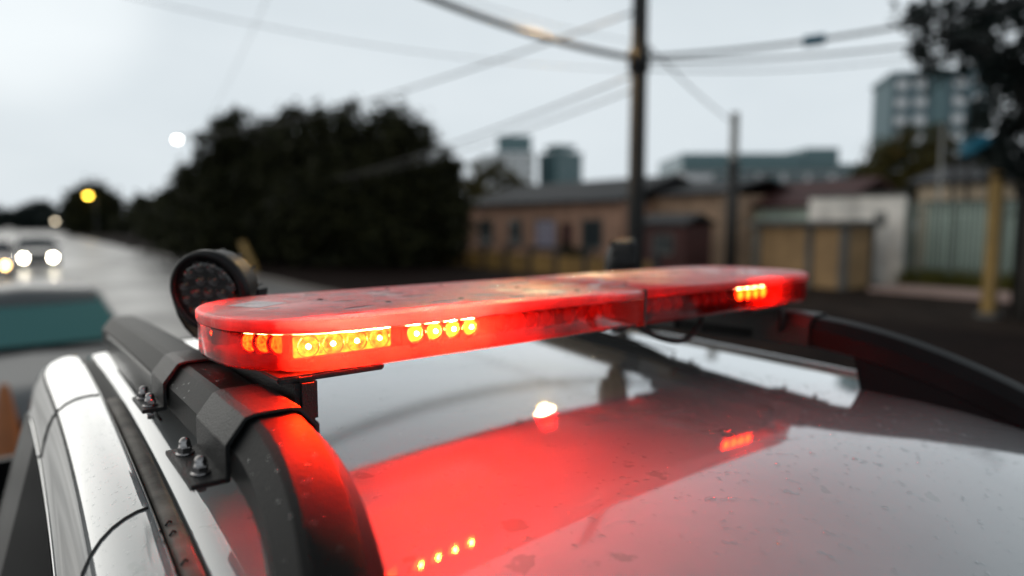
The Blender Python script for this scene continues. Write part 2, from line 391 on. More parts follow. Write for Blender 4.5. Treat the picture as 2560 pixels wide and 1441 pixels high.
# body sides
SIDE = [(0, -.014), (0, 0), (-.004, .002), (-.015, .0018), (-.027, -.0005), (-.039, -.005), (-.050, -.012), (-.060, -.022), (-.068, -.035), (-.075, -.053), (-.081, -.076), (-.086, -.106), (-.092, -.112)]
def side_pt(y, d, dz, sgn):
    x = (xl(y) - .015) if sgn < 0 else (xr(y) + .015)
    return Vector((x + (d if sgn < 0 else -d), y, zedge(y) + dz))
for sgn in (-1, 1):
    b = MB()
    b.loft([[side_pt(y, d, dz, sgn) for d, dz in SIDE] for y in ys], closed=False)
    b.obj('cab_side', 'paint', truck)
    # channel floor and its rubber moulding
    b = MB()
    b.loft([[Vector((xl(y) + q if sgn < 0 else xr(y) - q, y, zedge(y) - .0125)) for q in (-.0165, .0135)] for y in ys], closed=False)
    b.obj('drip_channel', 'black_rubber', truck)
    b = MB()
    my = [y for y in ys if y < .60]
    my[-1] = .60
    b.loft([[Vector((xl(y) + q if sgn < 0 else xr(y) - q, y, zedge(y) + dz)) for q, dz in ((-.0115, -.012), (-.0108, -.0055), (-.006, -.0035), (.004, -.0035), (.0088, -.006), (.0095, -.012))] for y in my], closed=True)
    b.obj('roof_moulding', 'rubber', truck)
    # clips along the moulding
    for y in (-.02, .07, .045):
        x = (xl(y) - .0085) if sgn < 0 else (xr(y) + .0085)
        cl = MB().tube([(x, y - .004, zedge(y) - .003), (x + .004, y, zedge(y) - .0005), (x + .007, y + .002, zedge(y) - .003)], .0012, 6).obj('moulding_clip', 'black_rubber', truck)
    # side window, pillars and lower body
    def belt(y, d, z): 
        p = side_pt(y, d, 0, sgn); return Vector((p.x, y, z))
    def glass(name, y0, y1, top0, top1, m):
        b = MB(); n = 14; rr = []
        for i in range(n + 1):
            y = lerp(y0, y1, i / n)
            tp = side_pt(y, -.0935, -.112, sgn); 
            bt = belt(y, -.215, 1.30)
            fr = [0, .3, .6, 1.0]
            rr.append([tp.lerp(bt, f) for f in fr])
        b.loft(rr, closed=False); return b.obj(name, m, truck)
    glass('door_glass', -.62, .10, 0, 0, 'glass')
    glass('door_pillar', .10, .20, 0, 0, 'gloss_black')
    glass('rear_door_glass', .20, .78, 0, 0, 'glass')
    glass('rear_pillar', .78, 1.10, 0, 0, 'gloss_black')
    b = MB(); rr = []
    for i in range(40):
        y = lerp(-2.55, 1.12, i / 39)
        taper = .0 if y > -1.0 else .05 * ((-1.0 - y) / 1.55) ** 2
        zt = 1.30 if y > -.95 else lerp(1.30, 1.06, min(1, (-.95 - y) / 1.6))
        sgx = (lambda d: (xl(max(y, -.75)) - .015 + d + taper) if sgn < 0 else (xr(max(y, -.75)) + .015 - d - taper))
        rr.append([Vector((sgx(d), y, z)) for d, z in ((-.205, zt), (-.232, zt - .02), (-.285, zt - .22), (-.30, .78), (-.285, .55), (-.25, .42))])
    b.loft(rr, closed=False); b.obj('lower_side', 'paint', truck)
# door joint line on the left cab side
def joint(y0, y1, name='door_joint'):
    b = MB(); pts = []
    for i, (d, dz) in enumerate(SIDE[2:]):
        f = i / (len(SIDE) - 3); y = y0 + (y1 - y0) * f ** 1.3
        p = side_pt(y, d, dz, -1); pts.append(p + Vector((-.0002, 0, .0002)))
    b.tube(pts, .0021, 6); return b.obj(name, 'black_rubber', truck)
joint(.108, .05); joint(.61, .69)
# rear wall of the cab, windscreen, bonnet, load bed
b = MB()
yb = 1.13
b.add([(xl(yb) - .11, yb, zedge(yb) - .112), (xr(yb) + .11, yb, zedge(yb) - .112), (xr(yb) + .22, yb + .03, 1.25), (xl(yb) - .22, yb + .03, 1.25), (xl(yb) - .02, yb, roofz(xl(yb) + .02, yb)), (xr(yb) + .02, yb, roofz(xl(yb) + .02, yb)), (XC, yb, roofz(XC, yb))],
      [(0, 1, 2, 3), (0, 4, 6, 5, 1)])
b.obj('cab_rear', 'paint', truck)
MB().box(xl(1) + .08, xr(1) - .08, 1.131, 1.15, 1.36, 1.72).obj('rear_window', 'glass', truck, bevel=.01)
b = MB(); rr = []
for i in range(9):
    f = i / 8; y = lerp(-.752, -1.50, f); z0 = roofz(XC, -.75)
    rr.append([Vector((lerp(xl(-.75) - .04 - .12 * f, xr(-.75) + .04 + .12 * f, k / 10), y - .10 * math.sin(math.pi * k / 10), lerp(z0, 1.22, f ** 1.15) - .05 * (abs(k - 5) / 5) ** 2)) for k in range(11)])
b.loft(rr, closed=False); b.obj('windscreen', 'glass', truck)
b = MB(); rr = []
for i in range(9):
    f = i / 8; y = lerp(-1.48, -2.58, f)
    rr.append([Vector((lerp(xl(-.75) - .22 + .05 * f, xr(-.75) + .22 - .05 * f, k / 10), y - .06 * math.sin(math.pi * k / 10), lerp(1.21, 1.05, f * f) + .03 * math.sin(math.pi * k / 10))) for k in range(11)])
b.loft(rr, closed=False); b.obj('bonnet', 'paint', truck)
MB().box(xl(-.75) - .20, xr(-.75) + .20, -2.66, -2.50, .45, 1.05).obj('front_bumper', 'gloss_black', truck, bevel=.05)
bd = MB().box(-.33, -.28, 1.18, 2.62, .62, 1.22).box(2 * XC + .28, 2 * XC + .33, 1.18, 2.62, .62, 1.22).box(-.28, 2 * XC + .28, 2.56, 2.62, .62, 1.22).box(-.28, 2 * XC + .28, 1.18, 2.56, .6, .66).box(-.28, 2 * XC + .28, 1.18, 1.22, .66, 1.22)
bd.obj('load_bed', 'gloss_black', truck, bevel=.01)
M['amber'] = mat('amber_marker', (.55, .17, .01), .2, 0, .6)
for sx in (-.315, 2 * XC + .315):
    MB().box(sx - .03, sx + .03, 2.50, 2.63, .80, 1.15).obj('tail_light', 'amber', truck, bevel=.015)
M['tyre'] = mat('tyre', (.015, .015, .015), .8); M['rim'] = mat('rim', (.4, .4, .41), .3, .9)
def wheel(parent, x, y, r, w, sgn):
    mx = Matrix.Translation((x, y, r)) @ Matrix.Rotation(R(90) * sgn, 4, 'Y')
    t = MB().lathe([(r * .60, -w / 2), (r * .93, -w / 2), (r, -w * .33), (r, w * .33), (r * .93, w / 2), (r * .60, w / 2)], 28, mx).obj('tyre', 'tyre', parent); t.name = 'wheel'
    MB().lathe([(.04, w * .30), (r * .2, w * .42), (r * .5, w * .28), (r * .62, w * .46), (r * .62, -w * .4), (.04, -w * .4)], 28, mx).obj('rim', 'rim', t)
for sgn, x in ((-1, -.21), (1, 2 * XC + .21)):
    wheel(truck, x, -1.95, .37, .25, sgn); wheel(truck, x, 1.75, .37, .25, sgn)
MB().box(xl(0) - .2, xr(0) + .2, -2.4, 2.3, .32, .62).obj('chassis_frame', 'black_rubber', truck)
MB().box(xl(0) - .12, xr(0) + .12, -.6, 1.0, .62, 1.25).obj('cab_interior', 'black_rubber', truck)

# ------------------------------------------------------------------ roof rails (parts of the pickup)
def rail_top(y):
    return 2.15 - .190 - (.74 * y * y if y < 0 else .022 * y * y)
def rail_cx(y, sgn):
    s = .60 * y * y if y < 0 else 0.
    q = .05 * max(0, y)
    return (q - s if sgn < 0 else 1.115 + s - q)
def rail(sgn):
    yy = [-.56 + .03 * i for i in range(55)]
    def ring(y, hb=None, grow=0.):
        c = rail_cx(y, sgn); z = rail_top(y)
        w = .041 + grow; h = .056
        e = 1 if sgn > 0 else -1                    # e: outward direction in x
        pr = [(-w * e, -h), (-w * e, -.022), (-.024 * e, -.002), (-.016 * e, 0), (.016 * e, 0), (.024 * e, -.003), (w * e, -.026), (w * e, -h), (.030 * e, -h - .006), (-.030 * e, -h - .006)]
        return [Vector((c + dx, y, z + dz)) for dx, dz in pr]
    b = MB(); rings = [ring(y) for y in yy]
    # closed, rounded ends
    def squash(r, f, dy):
        c = sum(r, Vector()) / len(r); return [c + (p - c) * f + Vector((0, dy, -.01 * (1 - f))) for p in r]
    rings = [squash(rings[0], .55, -.012)] + rings + [squash(rings[-1], .9, .012), squash(rings[-1], .55, .022)]
    b.loft(rings, smooth=False)
    o = b.obj('roof_rail', 'rail', truck, auto=20)
    o['label'] = 'satin black chamfered roof rail on the ' + ('near' if sgn < 0 else 'far') + ' edge of the roof'
    # solid foot under the near end and slim foot under the tail end
    for (y0, y1, lean, nm) in ((-.55, -.120, -.018, 'rail_foot'), (.74, 1.03, .02, 'rail_foot')):
        b = MB(); rr = []; n = 14
        for i in range(n + 1):
            y = lerp(y0, y1, i / n); c = rail_cx(y, sgn); zt = rail_top(y) - .05
            zb = min(roofz(max(xl(y) + .02, min(xr(y) - .02, c + (.036 * (1 if sgn > 0 else -1)))), y), roofz(c, y)) - .004
            dy = lean if (i == n and y0 < 0) else 0
            rr.append([Vector((c - .037, y, zt)), Vector((c + .037, y, zt)), Vector((c + .037, y + dy, min(zb, zt - .002))), Vector((c - .037, y + dy, min(zb, zt - .002)))])
        b.loft(rr, smooth=False); b.obj(nm, 'gloss_black', o, bevel=.002)
    # glossy recessed panel on the outer flank behind the clamps
    b = MB(); rr = []; e = 1 if sgn > 0 else -1
    for i in range(13):
        y = lerp(.345, .95, i / 12); c = rail_cx(y, sgn); z = rail_top(y); en = 1 - .35 * max(0, abs(i - 6) - 4.5) / 1.5
        rr.append([Vector((c + .0412 * e, y, z - .030)), Vector((c + .0435 * e, y, z - .033)), Vector((c + .0435 * e, y, z - .035 - .046 * en)), Vector((c + .030 * e, y, z - .037 - .048 * en)), Vector((c + .028 * e, y, z - .034))])
    b.loft(rr, smooth=False); b.obj('flank_panel', 'gloss_black', o)
    b = MB()
    b.tube([Vector((rail_cx(y, sgn) + .0432 * e, y, rail_top(y) - .0835)) for y in [.33 + .05 * i for i in range(13)]], .0022, 6)
    b.obj('panel_edge', 'rail', o)
    return o
rail(-1); rail(1)

# ------------------------------------------------------------------ the light bar
bar = empty('light_bar', (0.614, .155, 1.983), 0, 'low red lens emergency light bar glowing above the wet white roof', 'light bar')
BO = Vector((.614, .155, 1.983))
def BB():
    class _B(MB):
        def obj(s, name, m, parent=None, bevel=0., **k):
            s.v = [tuple(Vector(v) - BO) for v in s.v]
            return MB.obj(s, name, m, parent if parent is not None else bar, bevel, k.get('auto'))
    return _B()
BX0, BX1, BY0, BY1, SEAM = -.012, 1.240, 0., .310, .614
def outline(inset, half, n=18):
    """plan outline of one half: 0 left of the seam, 1 right of it; counter-clockwise"""
    ex = 2.35; a = .150
    cy_ = (BY0 + BY1) / 2; hb = (BY1 - BY0) / 2 - inset
    pts = []
    for i in range(n + 1):
        th = math.pi / 2 + math.pi * i / n
        c, s_ = math.cos(th), math.sin(th)
        dx = (abs(c) ** (2 / ex)) * (a - inset); dy = math.copysign(abs(s_) ** (2 / ex), s_) * hb
        pts.append((BX0 + a - dx, cy_ + dy))
    pts = [(SEAM - .0015, cy_ + hb)] + [(lerp(SEAM - .0015, BX0 + a, f), cy_ + hb) for f in (.33, .66)] + pts + [(lerp(BX0 + a, SEAM - .0015, f), cy_ - hb) for f in (.33, .66)] + [(SEAM - .0015, cy_ - hb)]
    if half: pts = [(2 * SEAM - x if True else x, y) for x, y in reversed(pts)]
    return pts
def shell(name, levels, half, m, cap_top=False, cap_bot=False):
    b = BB(); rings = [[Vector((x, y, z)) for x, y in outline(ins, half)] for ins, z in levels]
    b.loft(rings, closed=True, caps=False, smooth=True)
    n = len(rings[0]); k = len(rings)
    if cap_top: b.f.append(tuple((k - 1) * n + j for j in range(n))); b.sm.append(True)
    if cap_bot: b.f.append(tuple(reversed(range(n)))); b.sm.append(True)
    o = b.obj(name, m)
    me = o.data
    return o
ZT = 2.042
for half in (0, 1):
    lid = shell('lid', [(.0005, ZT - .0145), (.0, ZT - .0135), (.0, ZT - .004), (.0012, ZT - .0015), (.004, ZT)], half, 'red_lid', cap_top=True)
    lens = shell('lens', [(.045, ZT - .0590), (.010, ZT - .0590), (.0045, ZT - .057), (.0020, ZT - .052), (.0018, ZT - .016)], half, 'red_lens')
    base = shell('base', [(.0452, ZT - .0590), (.0450, ZT - .0588)], half, 'red_base', cap_bot=True)
    inner = shell('lens_rib', [(.0060, ZT - .017), (.0015, ZT - .0155)], half, 'red_lens')
g = BB(); g.box(SEAM - .0026, SEAM + .0026, BY0 - .0010, BY1 + .0010, ZT - .0600, ZT + .0003); g.obj('seam_gasket', 'black_rubber')
# inner chassis with heat-sink plate
BB().box(.055, 1.172, .062, .248, ZT - .052, ZT - .047).obj('chassis_plate', 'chassis', bevel=.001)
BB().box(.10, 1.13, .125, .185, ZT - .047, ZT - .020).obj('wiring_spine', 'module', bevel=.002)

def led_module(cx, cyy, ang, state, nled=4, pitch=.0285, core=True, plate=False):
    """state 2 lit, 1 dim, 0 off; ang: facing direction, 0 = towards -y"""
    rot = Matrix.Translation((cx, cyy, ZT - .032)) @ Matrix.Rotation(ang, 4, 'Z')
    w = nled * pitch / 2 + .004
    def loc(mb): mb.v = [tuple(rot @ Vector(v)) for v in mb.v]; return mb
    h = BB(); h.box(-w, w, .004, .030, -.0145, .0135); loc(h)
    ho = h.obj('led_module', 'module', bevel=.0015)
    for i in range(nled):
        x = (i - (nled - 1) / 2) * pitch
        mx = rot @ Matrix.Translation((x, 0, -.0005)) @ Matrix.Rotation(R(90), 4, 'X')
        # rectangular-ish reflector cup opening forwards
        c = BB(); c.lathe([(.0035, -.010), (.009, -.004), (.0128, .003), (.0135, .003), (.0098, -.0045), (.0042, -.011)], 16, mx)
        c.obj('reflector_cup', 'cup', ho)
        op = BB(); op.lathe([(.0003, .0022), (.006, .0012), (.0112, -.0015), (.0112, -.0022), (.0003, -.0022)], 14, mx)
        op.obj('optic', ('led_off', 'optic_half', 'optic_lit')[state], ho)
        if state == 2 and core:
            d = BB(); d.lathe([(.0002, .0062), (.0016, .0056), (.0027, .0042), (.0030, .0024), (.0002, .0024)], 10, mx)
            d.obj('led', 'led_hot', ho)
    if plate:
        h = BB(); h.box(-w + .003, w - .003, -.0022, .0030, -.0125, .0115); loc(h); h.obj('optic_plate', 'optic_plate', ho, bevel=.001)
    return ho
lit = led_module(.112, .036, 0, 2, 4, .0300, plate=True); lit['label'] = 'brightest lit module of four amber-red diodes'
led_module(.252, .036, 0, 2, 4, .0285)
led_module(.390, .036, 0, 0); led_module(.520, .036, 0, 0)
led_module(.700, .036, 0, 0); led_module(.840, .036, 0, 0)
led_module(.985, .036, 0, 2, 4, .0270, core=False)
led_module(.034, .085, R(-58), 1, 3, .020)
led_module(.034, .222, R(-142), 2, 3, .022, core=False)  # end module lit only to throw red onto the near work lamp
led_module(1.196, .098, R(60), 0, 3, .022)
for x in (.15, .30, .45, .78, .93, 1.08): led_module(x, .275, R(180), 0)
# unlit take-down lamp with a clear reflector in the far end
mx = Matrix.Translation((1.130, .040, ZT - .034)) @ Matrix.Rotation(R(38), 4, 'Z') @ Matrix.Rotation(R(90), 4, 'X')
cl = BB(); cl.lathe([(.006, -.014), (.014, -.004), (.0185, .006), (.0195, .006), (.015, -.005), (.007, -.015)], 20, mx); co = cl.obj('corner_lamp', 'clear')
cl = BB(); cl.lathe([(.0003, .003), (.004, .001), (.006, -.006), (.0003, -.006)], 12, mx); cl.obj('bulb', 'white_label', co)
# stud heads on the chassis underside, seen through the base
for i in range(24):
    x = .085 + i * .0475
    if abs(x - SEAM) < .01: continue
    s_ = BB(); s_.lathe([(.0002, -.0065), (.0042, -.006), (.0052, -.003), (.0052, .0005)], 10, Matrix.Translation((x, .072 + .006 * (i % 3), ZT - .0525))); s_.obj('stud', 'module')
# white type label on the lid
lb = BB(); q = [(.030, .205), (.078, .240), (.105, .190), (.056, .160)]
lb.add([(x, y, ZT + .0003) for x, y in q], [(0, 3, 2, 1)]); lo = lb.obj('lid_label', None)
M['faded_label'] = mat('faded_label', (.62, .5, .52), .4, var=.2, vscale=60)
lo.data.materials.append(M['faded_label'])
# small screws of the lid
for x, y in ((.155, .20), (.215, .115), (.315, .085), (.40, .265), (.52, .06), (.58, .25), (.68, .1), (.80, .27), (.95, .2), (1.1, .12), (.30, .27), (.48, .16)):
    s_ = BB(); s_.lathe([(.0002, .0004), (.0034, .0004), (.0042, -.0002), (.0042, -.002)], 12, Matrix.Translation((x, y, ZT + .0003))); s_.obj('lid_screw', 'gloss_black')

# mounting: base feet, clamp straps over the rails with flanges and dome nuts
def dome_nut(mx, parent):
    n = BB(); n.lathe([(.0002, .0), (.0094, .0), (.0094, .0014), (.0002, .0014)], 20, mx); w = n.obj('washer', 'chrome', parent); w.name = 'nut'
    n = BB(); hx = [(.0066, .0014), (.0071, .0020), (.0071, .0072), (.0066, .0080)]
    n.lathe(hx, 6, mx, smooth=False); n.lathe([(.0064, .0078), (.0060, .0080), (.0059, .0125), (.0050, .0153), (.0030, .0172), (.0004, .0178)], 16, mx); n.obj('cap', 'chrome', w)
def strap(y0, y1, sgn, fl=.038):
    e = 1 if sgn > 0 else -1
    b = BB(); g_ = .0022; t_ = .0042; n = 6
    w = .041
    pr = [(-w, -.060), (-w, -.021), (-.0245, -.001), (-.016, .0012), (.016, .0012), (.0245, -.001), (w, -.025), (w, -.058)]
    def sect(y):
        c = rail_cx(y, sgn); z = rail_top(y)
        inn = [Vector((c + e * dx * (1 + g_ / .041), y, z + dz + g_ * .4)) for dx, dz in pr]
        outr = [Vector((c + e * dx * (1 + (g_ + t_) / .041), y, z + dz + (g_ + t_) * .6)) for dx, dz in pr]
        fo = [Vector((c + e * (w + g_ + .001), y, z - .058)), Vector((c + e * (w + g_ + fl), y, z - .058)), Vector((c + e * (w + g_ + fl), y, z - .058 + t_ + .001)), Vector((c + e * (w + g_ + t_), y, z - .058 + t_ + .001))]
        return inn + fo[:0] + [fo[0], fo[1], fo[2], fo[3]] + list(reversed(outr[:-1]))
    rings = [sect(lerp(y0, y1, i / n)) for i in range(n + 1)]
    b.loft(rings, smooth=False)
    o = b.obj('clamp_strap', 'powder', bevel=.0011)
    for f in (.22, .80):
        y = lerp(y0, y1, f); c = rail_cx(y, sgn)
        dome_nut(Matrix.Translation((c + e * (w + g_ + fl * .58), y, rail_top(y) - .058 + t_ + .001)), o)
    # bolt tails below the flange
    for f in (.22, .80):
        y = lerp(y0, y1, f); c = rail_cx(y, sgn); s_ = BB()
        s_.lathe([(.0044, -.012), (.0044, 0)], 10, Matrix.Translation((c + e * (w + g_ + fl * .58), y, rail_top(y) - .0583))); s_.obj('bolt', 'chrome', o)
    return o
for sgn in (-1, 1):
    strap(-.040, .080, sgn, .036); strap(.275, .365, sgn, .030)
    e = 1 if sgn > 0 else -1; c = rail_cx(.1, sgn)
    # foot between strap and bar base
    x = c - e * .052 if sgn < 0 else c - .045
    x = c + .050 if sgn < 0 else c - .050
    f_ = BB(); f_.box(x - .012, x + .014, .010, .330, 1.925, 1.979); f_.obj('mount_foot', 'powder', bevel=.006)
    f_ = BB(); f_.box(x - .03, x + .10 if sgn < 0 else x + .03, .018, .300, 1.9735, 1.9815) if sgn < 0 else f_.box(x - .10, x + .03, .018, .300, 1.9735, 1.9815); f_.obj('mount_plate', 'powder', bevel=.002)
# supply cable looping below the bar
def bez(p, n=24):
    out = []
    for i in range(len(p) - 1):
        p0, p1, p2, p3 = (Vector(p[max(i - 1, 0)]), Vector(p[i]), Vector(p[i + 1]), Vector(p[min(i + 2, len(p) - 1)]))
        for k in range(n):
            t = k / n
            out.append(.5 * ((2 * p1) + (p2 - p0) * t + (2 * p0 - 5 * p1 + 4 * p2 - p3) * t * t + (3 * p1 - p0 - 3 * p2 + p3) * t ** 3))
    out.append(Vector(p[-1])); return out
c_ = BB(); c_.tube(bez([(.700, .12, 1.984), (.715, .10, 1.962), (.760, .09, 1.938), (.83, .085, 1.924), (.90, .10, 1.943), (.965, .14, 1.972), (.99, .19, 1.966)], 8), .0058, 8); c_.obj('supply_cable', 'black_rubber')
c_ = BB(); c_.tube(bez([(.705, .13, 1.984), (.70, .15, 1.958), (.73, .16, 1.945), (.80, .16, 1.955), (.88, .17, 1.975)], 8), .0045, 8); c_.obj('supply_cable', 'black_rubber')
c_ = BB(); c_.lathe([(.011, 0), (.012, -.02), (.009, -.026)], 12, Matrix.Translation((.703, .125, 1.984))); c_.obj('cable_gland', 'black_rubber')

# ------------------------------------------------------------------ round LED work lamps on the rails
M['lamp_black'] = mat('black_lamp_housing', (.005, .0055, .006), .45, 0, 0, .2, bump=.3, bscale=200)
M['lamp_cup'] = mat('dark_mirror_cup', (.16, .15, .15), .22, 1)
M['lamp_glass'] = lens_material('clear_lamp_glass', (.75, .75, .75), (.1, .1, .1), .06, .05)
def work_lamp(loc, aim, label):
    r = .064
    t = empty('work_lamp', loc, 0, label, 'work lamp', 'round work lamps on the roof rails')
    z = Vector(aim).normalized(); x = Vector((0, 0, 1)).cross(z).normalized(); y = z.cross(x)
    mx = Matrix((x, y, z)).transposed().to_4x4(); mx.translation = Vector((0, 0, .092))
    MB().lathe([(.02, -.062), (.046, -.052), (.056, -.042), (.061, -.010), (r, -.006), (r, .006), (r - .004, .009), (r - .009, .009), (r - .011, -.002), (.02, -.004)], 40, mx).obj('housing', 'lamp_black', t)
    for k in range(12):                              # cooling fins
        a = math.pi * 2 * k / 12; m2 = mx @ Matrix.Rotation(a, 4, 'Z')
        MB().box(.038, .0565, -.0015, .0015, -.052, -.012, m2).obj('fin', 'lamp_black', t)
    spots = [(0, 0)] + [(.0215 * math.cos(R(60 * k)), .0215 * math.sin(R(60 * k))) for k in range(6)] + [(.041 * math.cos(R(30 * k + 15)), .041 * math.sin(R(30 * k + 15))) for k in range(12)]
    for (a, b_) in spots:
        m2 = mx @ Matrix.Translation((a, b_, 0))
        c = MB().lathe([(.0040, -.003), (.0072, .0035), (.0094, .0055), (.0099, .0050), (.0075, .0025), (.0045, -.004)], 12, m2).obj('reflector_cup', 'lamp_cup', t)
        MB().lathe([(.0002, .003), (.0022, .0018), (.003, -.003), (.0002, -.003)], 8, m2).obj('led', 'led_off', c)
    MB().lathe([(.0005, .0075), (.04, .0072), (r - .0105, .0062)], 36, mx).obj('front_glass', 'lamp_glass', t)
    # U bracket with foot
    ax = x
    pts = []
    for k in range(13):
        a = lerp(0, math.pi, k / 12)
        pts.append(Vector((0, 0, .092)) + ax * (math.cos(a) * .073) + Vector((0, 0, -math.sin(a) * .088)) - z * .024)
    b = MB(); rings = []
    for i, p in enumerate(pts):
        d = (pts[min(i + 1, 12)] - pts[max(i - 1, 0)]).normalized(); s_ = z - d * z.dot(d); s_.normalize(); nn = d.cross(s_)
        rings.append([p + s_ * .013 + nn * .002, p - s_ * .013 + nn * .002, p - s_ * .013 - nn * .002, p + s_ * .013 - nn * .002])
    b.loft(rings, smooth=False); b.obj('bracket', 'lamp_black', t)
    f0 = -z * .024
    MB().lathe([(.012, -.014), (.012, .010), (.006, .016)], 6, Matrix.Translation(f0 + Vector((0, 0, .002))), smooth=False).obj('bracket_bolt', 'lamp_black', t)
    return t
LY = .40
work_lamp((.062, LY - .01, rail_top(LY) - .004), (-.79, -.66, -.16), 'round black LED work lamp behind the glowing left end of the light bar')
work_lamp((1.085, LY + .04, rail_top(LY) - .004), (.72, -.66, -.06), 'round black LED work lamp on the far roof rail in front of the utility pole')

# ------------------------------------------------------------------ rain water on the surfaces
def drops(name, spots, label, m='water'):
    b = MB()
    for (p, nrm, r, hh, sx, ang) in spots:
        z = nrm.normalized(); x = Vector((math.cos(ang), math.sin(ang), 0)); x = (x - z * x.dot(z)).normalized(); y = z.cross(x)
        rings = []; n = 10
        ph = random.uniform(0, 6)
        for (f, h) in ((1, -.02), (.96, .30), (.80, .66), (.52, .90), (.12, 1.0)):
            rings.append([p + x * (math.cos(2 * math.pi * k / n) * r * sx * f * (1 + .14 * math.sin(2 * k * .63 + ph))) + y * (math.sin(2 * math.pi * k / n) * r * f * (1 + .12 * math.cos(3 * k * .63 + ph))) + z * (h * hh) for k in range(n)])
        b.loft(rings, closed=True, caps=False)
        o = len(b.v) - n; b.f.append(tuple(o + k for k in range(n))); b.sm.append(True)
    return tag(b.obj(name, m), label, 'water', kind='stuff')
def rnorm(x, y):
    e = .004; return Vector((-(roofz(x + e, y) - roofz(x - e, y)) / (2 * e), -(roofz(x, y + e) - roofz(x, y - e)) / (2 * e), 1))
rs = random.Random(3); sp = []
for i in range(2000):
    y = rs.uniform(-.62, .1) if i < 1650 else rs.uniform(.0, .9); x = rs.uniform(.03, 1.03)
    r = rs.choice((.0008, .0011, .0015, .0021, .0030)) * rs.uniform(.7, 1.3)
    sp.append((Vector((x, y, roofz(x, y))), rnorm(x, y), r, r * .34, rs.uniform(1, 1.5), rs.uniform(0, 3)))
bl = []
def run(x, y, n, da, step, r0):                      # a broken run of water: blots strung along a slanting line
    a = da
    for k in range(n):
        r = r0 * rs.uniform(.5, 1.25)
        bl.append((Vector((x, y, roofz(x, y) - .00005)), rnorm(x, y), r, r * .16, rs.uniform(1.2, 2.8), a + rs.uniform(-.4, .4)))
        x += math.cos(a) * step * rs.uniform(.6, 1.3); y += math.sin(a) * step * rs.uniform(.6, 1.3); a += rs.uniform(-.35, .35)
AX = -YAW
run(.60, -.13, 4, AX + .1, .011, .0040); run(.63, -.19, 6, AX, .012, .0048); run(.60, -.23, 4, AX + .2, .012, .0036)
run(.42, -.26, 3, AX, .012, .0040); run(.48, -.22, 4, AX - .1, .010, .0030); run(.52, -.30, 2, AX, .010, .0030)
run(.36, -.32, 2, AX, .009, .0032); run(.30, -.36, 2, AX, .009, .0026); run(.70, -.30, 3, AX, .012, .0040); run(.44, -.38, 2, AX, .009, .0030)
for i in range(26):
    x = rs.uniform(.12, .95); y = rs.uniform(-.46, -.10); r = rs.uniform(.0012, .0026)
    bl.append((Vector((x, y, roofz(x, y))), rnorm(x, y), r, r * .25, rs.uniform(1.0, 2.2), AX + rs.uniform(-.5, .5)))
drops('roof_water_drops', sp, 'rain drops scattered over the white cab roof')
drops('roof_water_blots', bl, 'bright flat runs of water lying on the cab roof', 'water_blot')
sp = []
for i in range(260):
    y = rs.uniform(-.1, .7); k = rs.uniform(0, 1)
    d = lerp(-.004, -.06, k)
    j = [q for q in range(len(SIDE) - 1) if SIDE[q + 1][0] <= d <= SIDE[q][0]]
    if not j: continue
    q = j[-1]; a, c = SIDE[q], SIDE[q + 1]; f = (d - a[0]) / (c[0] - a[0]) if c[0] != a[0] else 0
    p = side_pt(y, d, lerp(a[1], c[1], f), -1); nv = Vector((-(a[1] - c[1]), 0, (a[0] - c[0]))).normalized()
    r = rs.uniform(.0006, .0017); sp.append((p, nv, r, r * .4, rs.uniform(1, 1.5), rs.uniform(0, 3)))
drops('side_water_drops', sp, 'fine rain drops on the white door frame beside the roof channel')
sp = []
for i in range(80):
    y = rs.uniform(-.30, .31); k = rs.choice((0, 1, 1)); c = rail_cx(y, -1)
    sl = Vector((0, -(rail_top(y + .01) - rail_top(y - .01)) / .02, 1))
    if k: x = rs.uniform(-.014, .016); p = Vector((c + x, y, rail_top(y))); nv = sl
    else:
        f = rs.uniform(0, 1); p = Vector((c + lerp(-.024, -.041, f), y, rail_top(y) + lerp(-.003, -.026, f))); nv = Vector((-1, 0, .75)) + sl * .2
    if -.045 < y < .085: continue
    r = rs.uniform(.0007, .0022); sp.append((p, nv, r, r * .5, rs.uniform(1, 1.4), rs.uniform(0, 3)))
drops('rail_water_drops', sp, 'rain drops beaded on the near black roof rail')
sp = []
for i in range(1500):
    x = rs.uniform(.05, 1.18); y = rs.uniform(.012, .298)
    r = rs.uniform(.0008, .0026); sp.append((Vector((x, y, ZT)), Vector((0, 0, 1)), r, r * .45, rs.uniform(1, 1.4), rs.uniform(0, 3)))
film = []
for i in range(110):
    x = rs.uniform(.06, 1.16); y = rs.uniform(.03, .28); r = rs.uniform(.003, .011)
    film.append((Vector((x, y, ZT)), Vector((0, 0, 1)), r, .0006, rs.uniform(1.1, 3.0), rs.uniform(-.4, .4)))
for i in range(260):
    x = rs.uniform(.15, 1.1); z = rs.uniform(ZT - .05, ZT - .018)
    r = rs.uniform(.0005, .0014); sp.append((Vector((x, .0018, z)), Vector((0, -1, .05)), r, r * .5, 1.1, 0))
drops('light_bar_water_drops', sp, 'rain drops beaded over the red light bar lid')
drops('light_bar_water_film', film, 'flat pale films of water lying on the red light bar lid', 'water_blot')

